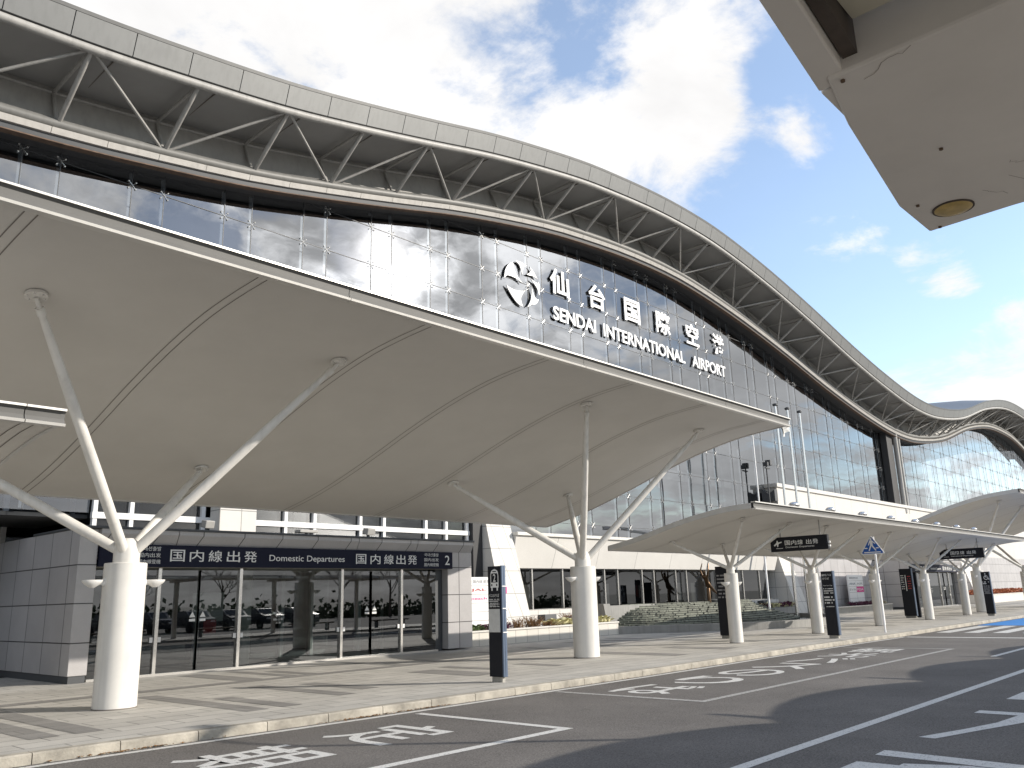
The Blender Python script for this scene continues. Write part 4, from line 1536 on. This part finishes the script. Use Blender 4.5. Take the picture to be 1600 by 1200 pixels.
airline_board(21.95, 22.2, 2.0, .52, 2.35, [[('国内線 航空会社', 'sign_dim'), ('', '')], [('JAL', 'red'), ('IBEX', 'tile')], [('peach', 'pink'), ('SKY', 'sign_navy')], [('', ''), ('', '')], [('', ''), ('', '')], [('', ''), ('', '')]],
              'white airline board with pink and black logos, partly hidden behind the near bus stop sign')
airline_board(57.95, 22.6, 2.6, .52, 2.42, [[('国際線 航空会社', 'sign_dim'), ('', '')], [('ANA', 'sign_side'), ('AIR', 'sign_dim')], [('EVA', 'sign_dim'), ('FDA', 'tile')], [('', ''), ('', '')], [('', ''), ('', '')]],
              'shaded white airline board with one magenta logo before the grey panel wall')

# ================================================================== PLANTERS, FOUNTAIN, FLAGPOLES
def planter(name, x0, x1, y0, y1, h, label, m='planter'):
    t = thing(name, ((x0 + x1) / 2, y0, 0), label, 'planter')
    MB().box(x0, x1, y0, y0 + .18, 0, h - .06).build('front_wall', m, t)
    e = MB()
    e.box(x0, x0 + .18, y0 + .181, y1, 0, h - .06)
    e.box(x1 - .18, x1, y0 + .181, y1, 0, h - .06)
    e.build('end_wall', m, t)
    c = MB()
    c.box(x0 - .03, x1 + .03, y0 - .04, y0 + .24, h - .058, h)
    c.box(x0 - .03, x0 + .22, y0 + .242, y1, h - .058, h)
    c.box(x1 - .22, x1 + .03, y0 + .242, y1, h - .058, h)
    c.build('coping', 'coping', t, bevel=.01)
    MB().box(x0 + .185, x1 - .185, y0 + .185, y1, .05, h - .07).build('soil', 'soil', t)
    return t


planter('planter', 20.75, 29.62, 21.25, 23.0, .52, 'long low white planter of ornamental cabbages left of the slate fountain')
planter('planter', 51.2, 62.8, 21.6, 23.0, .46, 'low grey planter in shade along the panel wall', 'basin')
planter('planter', 78.6, 98.0, 19.9, 22.2, .72, 'far white planter with a red brown hedge at the right edge')

rp = random.Random(21)


def cabbage(m):
    o = MB()
    for k in range(13):
        a = k * 2.4
        r_ = .03 + .011 * k
        z = .17 - .009 * k
        c, s = math.cos(a), math.sin(a)
        w_ = .05 + .004 * k
        P = []
        for (u, v, q) in ((-.01, 0, 0), (.05, w_, .03), (.10, w_ * .6, .055), (.115, 0, .05), (.10, -w_ * .6, .055), (.05, -w_, .03)):
            P.append(((r_ + u) * c - v * s, (r_ + u) * s + v * c, z + q + rp.uniform(-.012, .012)))
        o.add(P, [(0, 1, 2, 3, 4, 5)])
    o.ball((0, 0, .10), .085, 1, 1, 1, 8, 5)
    return o


protos = {}
CL = {'cab_cream': 'pale cream ornamental cabbage head in a planter bed', 'cab_purple': 'dark purple ornamental cabbage head in a planter bed', 'cab_green': 'plain green ornamental cabbage head in a planter bed'}
spots = []
for X in frange(21.0, 22.0, .24):
    spots.append((X, 21.62, .46, rp.choice(('cab_cream', 'cab_green'))))
for X in frange(22.1, 23.3, .24):
    spots.append((X, 21.62, .46, 'cab_purple'))
for X in frange(25.9, 29.3, .2):
    for yy in (21.6, 21.95):
        spots.append((X + rp.uniform(-.05, .05), yy + rp.uniform(-.05, .05), .46, 'cab_cream' if yy < 21.8 or rp.random() < .6 else 'cab_purple'))
for X in frange(42.5, 49.0, .3):
    spots.append((X + rp.uniform(-.08, .08), 22.55 + rp.uniform(-.15, .2), .62 + rp.uniform(-.04, .04), rp.choice(('cab_cream', 'cab_cream', 'cab_purple'))))
for X in frange(56.5, 62.3, .45):
    spots.append((X, 21.95 + rp.uniform(-.05, .1), .40, rp.choice(('cab_green', 'cab_cream', 'cab_purple'))))
for (X, Yc, Zc, mm) in spots:
    if mm not in protos:
        o = cabbage(mm).build('ornamental_cabbage', mm, recalc=False)
        tag(o, CL[mm], 'flower', mm.replace('cab_', '') + ' cabbages in the planters')
        protos[mm] = o
    else:
        o = protos[mm].copy()
        COL.objects.link(o)
    o.location = (X, Yc, Zc)
    o.rotation_euler = (rp.uniform(-.15, .15), rp.uniform(-.15, .15), rp.uniform(0, 6))
    s = rp.uniform(1.05, 1.45)
    o.scale = (s, s, s)


def tuft(name, X, Yc, Z, r_, h, n, m, label, grp=None):
    o = MB()
    for k in range(n):
        a = rp.uniform(0, 6.28)
        lean = rp.uniform(.05, .9)
        hh = h * rp.uniform(.5, 1)
        p0 = Vector((X + rp.gauss(0, r_ * .3), Yc + rp.gauss(0, r_ * .3), Z))
        p1 = p0 + Vector((math.cos(a) * lean * r_, math.sin(a) * lean * r_, hh))
        o.path([p0, p0.lerp(p1, .5) + Vector((0, 0, hh * .1)), p1], [.009, .007, .003], 4, False)
        for q in range(3):
            b_ = p0.lerp(p1, rp.uniform(.35, 1))
            d_ = Vector((rp.uniform(-1, 1), rp.uniform(-1, 1), rp.uniform(-.3, .8))).normalized() * .05
            s_ = d_.cross(Vector((0, 0, 1))).normalized() * .018
            o.add([b_, b_ + d_ * .5 + s_, b_ + d_, b_ + d_ * .5 - s_], [(0, 1, 2, 3)])
    return tag(o.build(name, m, recalc=False), label, 'plant', grp)


tuft('dry_shrub', 24.0, 21.75, .46, .35, .42, 60, 'shrub', 'thin dry brown shrub in the near planter right of the bus stop sign')
tuft('dry_shrub', 25.0, 21.9, .46, .5, .46, 120, 'shrub', 'dense red brown shrub in the near planter, left of the cream cabbages')
tuft('dry_shrub', 25.6, 21.6, .46, .4, .26, 60, 'shrub', 'low brown shrub just before the row of cream cabbages')
hg = MB()
for k in range(1500):
    px, py, pz = rp.uniform(79, 97.6), rp.uniform(20.2, 22), .66 + rp.uniform(0, .42) ** 1.0
    d_ = Vector((rp.gauss(0, 1), rp.gauss(0, 1), rp.gauss(.3, 1))).normalized() * .14
    s_ = d_.orthogonal().normalized() * .07
    p = Vector((px, py, pz))
    hg.add([p - d_, p + s_, p + d_, p - s_], [(0, 1, 2, 3)])
tag(hg.build('red_hedge', 'red_shrub', recalc=False), 'low red brown hedge filling the far white planter', 'hedge')
# dark stone box and pale pot among the flowers
o = thing('floodlight', (26.35, 22.3, .46), 'black box shaped ground lamp between shrubs and cabbages in the near planter', 'floodlight', 'ground lamps among the flowers')
MB().box(26.30, 26.40, 22.25, 22.35, .46, .62).build('bracket', 'joint', o)
MB().prism([(22.1, .60), (22.12, .92), (22.5, .90), (22.5, .62)], 'x', 26.0, 26.72).build('lamp_head', 'joint', o, bevel=.02)
o = thing('floodlight', (46.1, 22.9, .5), 'black box shaped ground lamp at the end of the fountain flower bed', 'floodlight', 'ground lamps among the flowers')
MB().box(46.05, 46.15, 22.85, 22.95, .5, .70).build('bracket', 'joint', o)
MB().prism([(22.7, .68), (22.72, 1.05), (23.1, 1.02), (23.1, .7)], 'x', 45.7, 46.5).build('lamp_head', 'joint', o, bevel=.02)
pot = MB().ring((28.0, 22.5, .46), [(.28, 0), (.42, .16), (.45, .26), (.40, .27), (.36, .2)], 20)
tag(pot.build('flower_pot', 'coping', smooth=True), 'round pale pot of dry stalks behind the cream cabbages', 'pot')
tuft('dry_shrub', 28.0, 22.5, .66, .45, .28, 70, 'shrub', 'dry stalks growing in the round pale pot')

# slate fountain
F = thing('fountain', (37, 21, 0), 'low curved stone basin with a stepped green grey slate cascade', 'fountain')
rim = [(29.4, 22.4), (29.6, 21.25), (30.5, 20.65), (31.5, 19.75), (32.9, 18.35), (34.6, 17.2), (36.6, 16.5), (39, 16.45), (41.5, 16.9), (43.9, 17.9), (45.8, 19.2), (47.3, 21.2), (47.8, 22.9)]
rx = [Vector((p[0], p[1], 0)) for p in rim]
fine_rim = []
for i in range(len(rx) - 1):
    p0, p1, p2, p3 = rx[max(i - 1, 0)], rx[i], rx[i + 1], rx[min(i + 2, len(rx) - 1)]
    for k in range(5):
        t = k / 5
        fine_rim.append(.5 * ((2 * p1) + (p2 - p0) * t + (2 * p0 - 5 * p1 + 4 * p2 - p3) * t * t + (3 * p1 - p0 - 3 * p2 + p3) * t ** 3))
fine_rim.append(rx[-1])
cen = Vector((38.5, 22.9, 0))
inner = [p + (cen - p).normalized() * .42 for p in fine_rim]
w = MB()
w.grid([[(p.x, p.y, 0) for p in fine_rim], [(p.x, p.y, .29) for p in fine_rim], [(p.x, p.y, .30) for p in fine_rim], [(p.x, p.y, .30) for p in inner], [(p.x, p.y, .02) for p in inner]])
w.build('basin_wall', 'basin', F)
MB().add([(p.x, p.y, .16) for p in inner], [tuple(range(len(inner)))]).build('water_surface', 'water', F)
# stepped slate: courses of broken stone, each set back from the one below
sl = MB()
rs = random.Random(4)
ang0, ang1 = math.pi * 1.0, math.pi * 2.0
NC = 13
for k in range(NC):
    z0 = .16 + k * .075
    rad_x = 7.9 - k * .16
    rad_y = 4.3 - k * .30
    a = ang0
    while a < ang1:
        da = rs.uniform(.025, .075)
        a2 = min(a + da, ang1)
        off = rs.uniform(-.05, .05)
        P = []
        for (rr, aa) in ((1, a), (1, a2 - .002), (.80, a2 - .002), (.80, a)):
            P.append((38.6 + (rad_x + off) * rr * math.cos(aa), 23.1 + (rad_y + off) * rr * math.sin(aa)))
        hh = .07 + rs.uniform(0, .012)
        sl.hexa([(px, py, z0) for px, py in P] + [(px, py, z0 + hh) for px, py in P])
        a = a2
sl.build('slate_cascade', 'slate', F)
MB().box(30.6, 41.5, 22.6, 23.35, .3, 1.12).build('cascade_back', 'basin', F)
MB().hexa([(30.15, 22.2, .5), (30.75, 22.2, .5), (30.75, 22.6, .5), (30.15, 22.6, .5), (29.95, 22.2, 1.22), (30.4, 22.2, 1.22), (30.4, 22.6, 1.22), (29.95, 22.6, 1.22)]).build('leaning_slab', 'basin', F)
MB().box(42.0, 49.2, 22.3, 23.3, .05, .62).build('flower_bed', 'basin', F)

# bronze figure balancing on a column, arms up, legs streaming behind
S = thing('bronze_statue', (39.25, 22.45, 1.0), 'bronze statue of a leaping woman with raised arms behind the slate cascade', 'statue')
MB().ring((39.25, 22.45, 1.0), [(.34, -.15), (.34, .0), (.24, .03), (.10, .06), (.085, .75), (.06, .80)], 16).build('post', 'bronze', S, smooth=True)
MB().ring((39.95, 22.35, .92), [(.30, -.05), (.42, .15), (.47, .28), (.44, .30), (.38, .2)], 20).build('bowl', 'basin', S, smooth=True)
me = bpy.data.meshes.new('figure')
J = {'pel': (0, 0, .0, .115), 'wai': (-.10, 0, .17, .095), 'che': (-.20, 0, .36, .125), 'nec': (-.27, 0, .53, .05), 'hea': (-.30, 0, .64, .085), 'top': (-.31, 0, .74, .06),
     'shl': (-.23, .15, .47, .055), 'ell': (-.30, .20, .72, .04), 'hal': (-.22, .16, .98, .03), 'fil': (-.17, .14, 1.10, .018),
     'shr': (-.23, -.15, .47, .055), 'elr': (-.24, -.22, .74, .04), 'har': (-.14, -.18, 1.0, .03), 'fir': (-.08, -.16, 1.12, .018),
     'hil': (.06, .08, -.04, .10), 'knl': (.42, .10, -.20, .07), 'anl': (.80, .09, -.36, .04), 'tol': (.97, .09, -.45, .025),
     'hir': (.06, -.08, -.06, .10), 'knr': (.40, -.09, -.28, .07), 'anr': (.76, -.08, -.46, .04), 'tor': (.92, -.08, -.56, .025)}
names = list(J)
E = [('pel', 'wai'), ('wai', 'che'), ('che', 'nec'), ('nec', 'hea'), ('hea', 'top'), ('che', 'shl'), ('shl', 'ell'), ('ell', 'hal'), ('hal', 'fil'), ('che', 'shr'), ('shr', 'elr'), ('elr', 'har'), ('har', 'fir'),
     ('pel', 'hil'), ('hil', 'knl'), ('knl', 'anl'), ('anl', 'tol'), ('pel', 'hir'), ('hir', 'knr'), ('knr', 'anr'), ('anr', 'tor')]
me.from_pydata([J[n][:3] for n in names], [(names.index(a), names.index(b_)) for a, b_ in E], [])
fg = bpy.data.objects.new('figure', me)
COL.objects.link(fg)
fg.parent = S
fg.location = (0, 0, .92)
fg.scale = (1.0, 1.0, 1.0)
md = fg.modifiers.new('skin', 'SKIN')
for i, n in enumerate(names):
    me.skin_vertices[0].data[i].radius = (J[n][3], J[n][3])
me.skin_vertices[0].data[0].use_root = True
sbm = fg.modifiers.new('sub', 'SUBSURF')
sbm.levels = 2
sbm.render_levels = 2
me.materials.append(M['bronze'])

# flagpoles
for i, (X, h, lab) in enumerate(((46.1, 12.0, 'first silver flagpole from the left of the tall three'), (47.7, 12.0, 'middle silver flagpole of the tall three, carrying a furled pale flag'), (49.4, 12.05, 'silver flagpole farthest right of the tall three'))):
    t = thing('flagpole', (X, 21.0, 0), lab, 'flagpole', 'flagpoles by the fountain')
    MB().path([(X, 21, 0), (X, 21, h)], [.085, .062], 14).build('pole', 'steel', t, smooth=True)
    MB().ring((X, 21, h), [(.10, 0), (.15, .05), (.15, .12), (.06, .16)], 16).build('finial', 'joint', t, smooth=True)
X = 42.85
t = thing('flagpole', (X, 21.0, 0), 'short thin white pole left of the three tall flagpoles', 'flagpole', 'flagpoles by the fountain')
MB().path([(X, 21, 0), (X, 21, 9.9)], [.06, .035], 10).build('pole', 'letter', t, smooth=True)
MB().ball((X, 21, 9.95), .07).build('finial', 'letter', t, smooth=True)
fl = MB()
rows = []
for i in range(9):
    u = i / 8
    rows.append([(47.62 - 1.0 * u, 21.0 + .12 * math.sin(u * 9 + k * .5), 11.55 - .85 * k / 6 - .55 * u * (1 - .2 * k / 6) + .05 * math.sin(k + 6 * u)) for k in range(7)])
tag(fl.grid(rows).build('flag', 'flag', smooth=True, recalc=False), 'pale flag drooping from the middle flagpole', 'flag')
# small camera mast by the raised block and a dish on the far glass
t = thing('camera_mast', (49.35, 23.0, 4.16), 'short mast with twin dark lamps standing on the podium roof against the glass', 'mast')
MB().path([(49.0, 23.3, 4.16), (49.0, 23.3, 9.1)], .045, 8).build('pole', 'joint', t)
b = MB()
b.box(48.75, 48.95, 23.1, 23.4, 9.0, 9.25)
b.box(49.05, 49.3, 23.05, 23.4, 9.05, 9.4)
b.box(48.7, 49.3, 23.2, 23.3, 8.85, 8.93)
b.build('lamp_head', 'joint', t, bevel=.02)

# ================================================================== NEAR SHELTER OVERHEAD, ISLAND ROW, CAR PARK
Zs = 3.3
T = thing('bus_shelter', (3.4, -2.2, 0), 'underside of a grey bus shelter roof close overhead at the top right corner', 'shelter', 'bus shelters on the island')
# cross slabs (hollow boxes) that reach out past the eave
fr = [(2.62, -3.2), (4.28, -3.2), (4.27, .68), (4.30, 1.06), (3.89, 1.07), (3.02, .965), (2.66, .90)]
for dx in (0, 3.40):
    s = MB()
    s.prism([(px + dx, py) for px, py in fr], 'z', Zs, Zs + .34)
    sl_ = s.build('cross_slab', 'shelter', T, bevel=.012)
    MB().ring((4.08 + dx, .89, Zs - .006), [(.089, 0), (.089, .02)], 28).build('lamp_rim', 'shelter_dark', sl_, smooth=True)
    MB().ring((4.08 + dx, .89, Zs - .010), [(.04, -.006), (.07, -.003), (.084, .006), (.084, .02)], 28).build('lamp_lens', 'lens', sl_, smooth=True)
    b = MB()
    rc = random.Random(31 + int(dx))
    for (ax, ay, bx_, by_) in ((3.90, .62, 4.27, .44), (3.98, .74, 4.10, .66), (3.75, .60, 3.86, .50), (3.86, .50, 3.92, .52), (2.74, .80, 2.66, .62), (4.10, .35, 4.2, .2), (3.4, .2, 3.42, .24)):
        n = 7
        pts = []
        for i in range(n + 1):
            u = i / n
            pts.append((ax + (bx_ - ax) * u + rc.gauss(0, .008) + dx, ay + (by_ - ay) * u + rc.gauss(0, .008)))
        ribbon(b, pts, .0018, Zs - .002)
    for (cx_, cy__) in ((3.45, .76), (3.93, 1.0), (4.26, 1.0), (2.70, .86)):
        b.ring((cx_ + dx, cy__, Zs - .008), [(.008, 0), (.008, .007)], 8)
    b.build('hairline_crack', 'crack', sl_, recalc=False)
# eave board, groove and ceiling between the slabs
e = MB()
e.prism([(-4.0, .74), (2.11, .886), (2.735, .957), (2.735, .85), (2.2, .80), (-4.0, .62)], 'z', Zs + .012, Zs + .30)
e.prism([(2.75, .957), (3.015, .957), (3.015, .80), (2.75, .80)], 'z', Zs + .014, Zs + .30)
e.build('eave_board', 'shelter', T, bevel=.008)
MB().prism([(-4.0, .615), (2.2, .795), (2.70, .84), (2.70, .79), (2.2, .75), (-4.0, .57)], 'z', Zs + .05, Zs + .28).build('eave_groove', 'shelter_dark', T)
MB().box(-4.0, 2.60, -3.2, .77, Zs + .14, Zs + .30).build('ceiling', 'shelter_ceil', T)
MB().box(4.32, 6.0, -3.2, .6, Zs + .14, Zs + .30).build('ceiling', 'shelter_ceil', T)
MB().box(2.3, 2.60, -.35, .25, Zs + .10, Zs + .139).build('ceiling_lamp', 'shelter_dark', T)
for X in (-3.0, 3.4, 6.9):
    MB().ring((X, -3.0, -.01), [(.14, 0), (.14, Zs + .02)], 20).build('post', 'shelter', T, smooth=True)


def shelter_unit(x0, label):
    t = thing('bus_shelter', (x0 + 3, -2.2, 0), label, 'shelter', 'bus shelters on the island')
    n = 24
    edge = [(x0 + .02 + 5.96 * i / n, -.38 + .92 * math.sin(math.pi * i / n) ** .75) for i in range(n + 1)]
    poly = edge + [(x0 + 5.98, -3.4), (x0 + .02, -3.4)]
    MB().prism(poly, 'z', 3.0, 3.14).build('roof_slab', 'shelter', t, smooth=False)
    MB().prism([(x0 - .02, -3.2), (x0 + .18, -3.2), (x0 + .10, .55), (x0 + .05, 1.15)], 'z', 2.88, 2.985).build('beam', 'shelter', t)
    for X in (x0 + .1,):
        MB().ring((X, -2.6, -.01), [(.13, 0), (.13, 2.9)], 18).build('post', 'shelter', t, smooth=True)
    MB().box(x0 + 1.4, x0 + 4.4, -3.0, -2.6, .38, .46).build('bench_seat', 'bark', t)
    lg = MB()
    for X in (x0 + 1.7, x0 + 4.0):
        lg.box(X, X + .08, -2.95, -2.65, -.01, .38)
    lg.build('bench_leg', 'joint', t)
    return t


ordn = ('first', 'second', 'third', 'fourth', 'fifth')
for k in range(5):
    shelter_unit(10.03 + 6.0 * k, 'bus shelter with bowed roof edge on the island, %s from the camera' % ordn[k])

t = thing('lamp_post', (14.9, .15, ROAD_Z), 'tall thin grey lamp post on the island kerb between the shelters', 'lamp post')
MB().path([(14.9, -.75, -.01), (14.9, -.75, 5.6)], [.09, .055], 14).build('pole', 'truss', t, smooth=True)
MB().path([(14.9, -.75, 5.55), (14.9, -.2, 5.75), (14.9, .5, 5.8)], [.05, .04, .04], 10).build('arm', 'truss', t, smooth=True)
MB().box(14.75, 15.05, .3, 1.0, 5.74, 5.86).build('lamp_head', 'truss', t, bevel=.03)


def bare_tree(X, Y, h, seed, label):
    r_ = random.Random(seed)
    t = thing('bare_tree', (X, Y, -.14), label, 'tree', 'bare trees beyond the car park')
    tr = MB().path([(X, Y, -.14), (X + .05, Y, h * .25), (X, Y + .05, h * .5)], [.16, .12, .09], 10)
    tr.build('trunk', 'bark', t, smooth=True)
    c = MB()

    def grow(p, d, l, rad, lev):
        q = p + d * l
        c.path([p, p.lerp(q, .5) + Vector((r_.gauss(0, .04), r_.gauss(0, .04), 0)) * l, q], [rad, rad * .8, rad * .55], 5, False)
        if lev:
            for _ in range(3 if lev > 1 else 4):
                nd = (d + Vector((r_.gauss(0, .55), r_.gauss(0, .55), r_.gauss(.15, .3)))).normalized()
                grow(p.lerp(q, r_.uniform(.5, 1)), nd, l * r_.uniform(.55, .8), rad * .55, lev - 1)
    for k in range(5):
        a = k * 1.26 + r_.uniform(-.3, .3)
        grow(Vector((X, Y, h * (.28 + .05 * k))), Vector((math.cos(a) * .7, math.sin(a) * .7, .9)).normalized(), h * .28, .06, 3)
    c.build('crown', 'bark', t)


for k, (X, Y, h) in enumerate(((12, -32, 6.5), (24, -36, 7.5), (33, -33, 6), (44, -37, 7), (56, -34, 7.5), (66, -38, 8))):
    bare_tree(X, Y, h, 60 + k, 'leafless tree beyond the car park, %s along the row from the camera' % ('first', 'second', 'third', 'fourth', 'fifth', 'sixth')[k])


def car(X, Y, m, label, proto_=None):
    if proto_:
        c = copy_tree(proto_)
        c.location = (X, Y, -.14)
        c['label'] = label
        for ch in children(c):
            if ch.name.startswith('body'):
                ch.data = ch.data.copy()
                ch.data.materials[0] = M[m]
        return c
    t = thing('parked_car', (X, Y, -.14), label, 'car', 'cars parked behind the shelters')
    z = -.14
    prof = [(-2.1, .35), (-2.12, .72), (-1.9, .92), (-1.25, 1.0), (-.75, 1.42), (.75, 1.46), (1.45, 1.02), (2.05, .92), (2.12, .55), (2.05, .33)]
    MB().prism([(Y + u, z + v) for u, v in prof], 'x', X - .84, X + .84).build('body', m, t, bevel=.10, smooth=True)
    gw = MB()
    for s in (-1, 1):
        gw.prism([(Y - 1.1, z + 1.02), (Y - .72, z + 1.36), (Y + .7, z + 1.39), (Y + 1.25, z + 1.04)], 'x', X + s * .845 - .005, X + s * .845 + .005)
    gw.prism([(Y + .82, z + 1.40), (Y + 1.42, z + 1.03), (Y + 1.44, z + 1.05), (Y + .84, z + 1.42)], 'x', X - .66, X + .66)
    gw.build('window', 'joint', t)
    for sx in (-.80, .80):
        for sy in (-1.3, 1.3):
            MB().path([(X + sx - .1, Y + sy, z + .32), (X + sx + .1, Y + sy, z + .32)], .32, 20).build('wheel', 'tyre', t, smooth=True)
    for sx in (-.6, .6):
        MB().box(X + sx - .17, X + sx + .17, Y + 2.04, Y + 2.12, z + .68, z + .80).build('headlight', 'alu', t, bevel=.02)
    return t


pc = car(16, -17, 'car_dark', 'dark parked car nearest the camera in the car park row')
for k in range(1, 9):
    car(16 + 2.9 * k, -17 + random.uniform(-.3, .3), 'car_dark', 'dark car in the parked row behind the shelters, place %s from the camera' % (('one', 'two', 'three', 'four', 'five', 'six', 'seven', 'eight', 'nine')[k]), pc)
hd = MB()
for k in range(5000):
    p = Vector((rp.uniform(-20, 110), rp.uniform(-42, -40.5), -.1 + abs(rp.gauss(0, .8))))
    d_ = Vector((rp.gauss(0, 1), rp.gauss(0, 1), rp.gauss(0, 1))).normalized() * .35
    s_ = d_.orthogonal().normalized() * .22
    hd.add([p - d_, p + s_, p + d_, p - s_], [(0, 1, 2, 3)])
o = tag(hd.build('hedge', 'hedge', recalc=False), 'clipped dark hedge along the back of the car park', 'hedge')
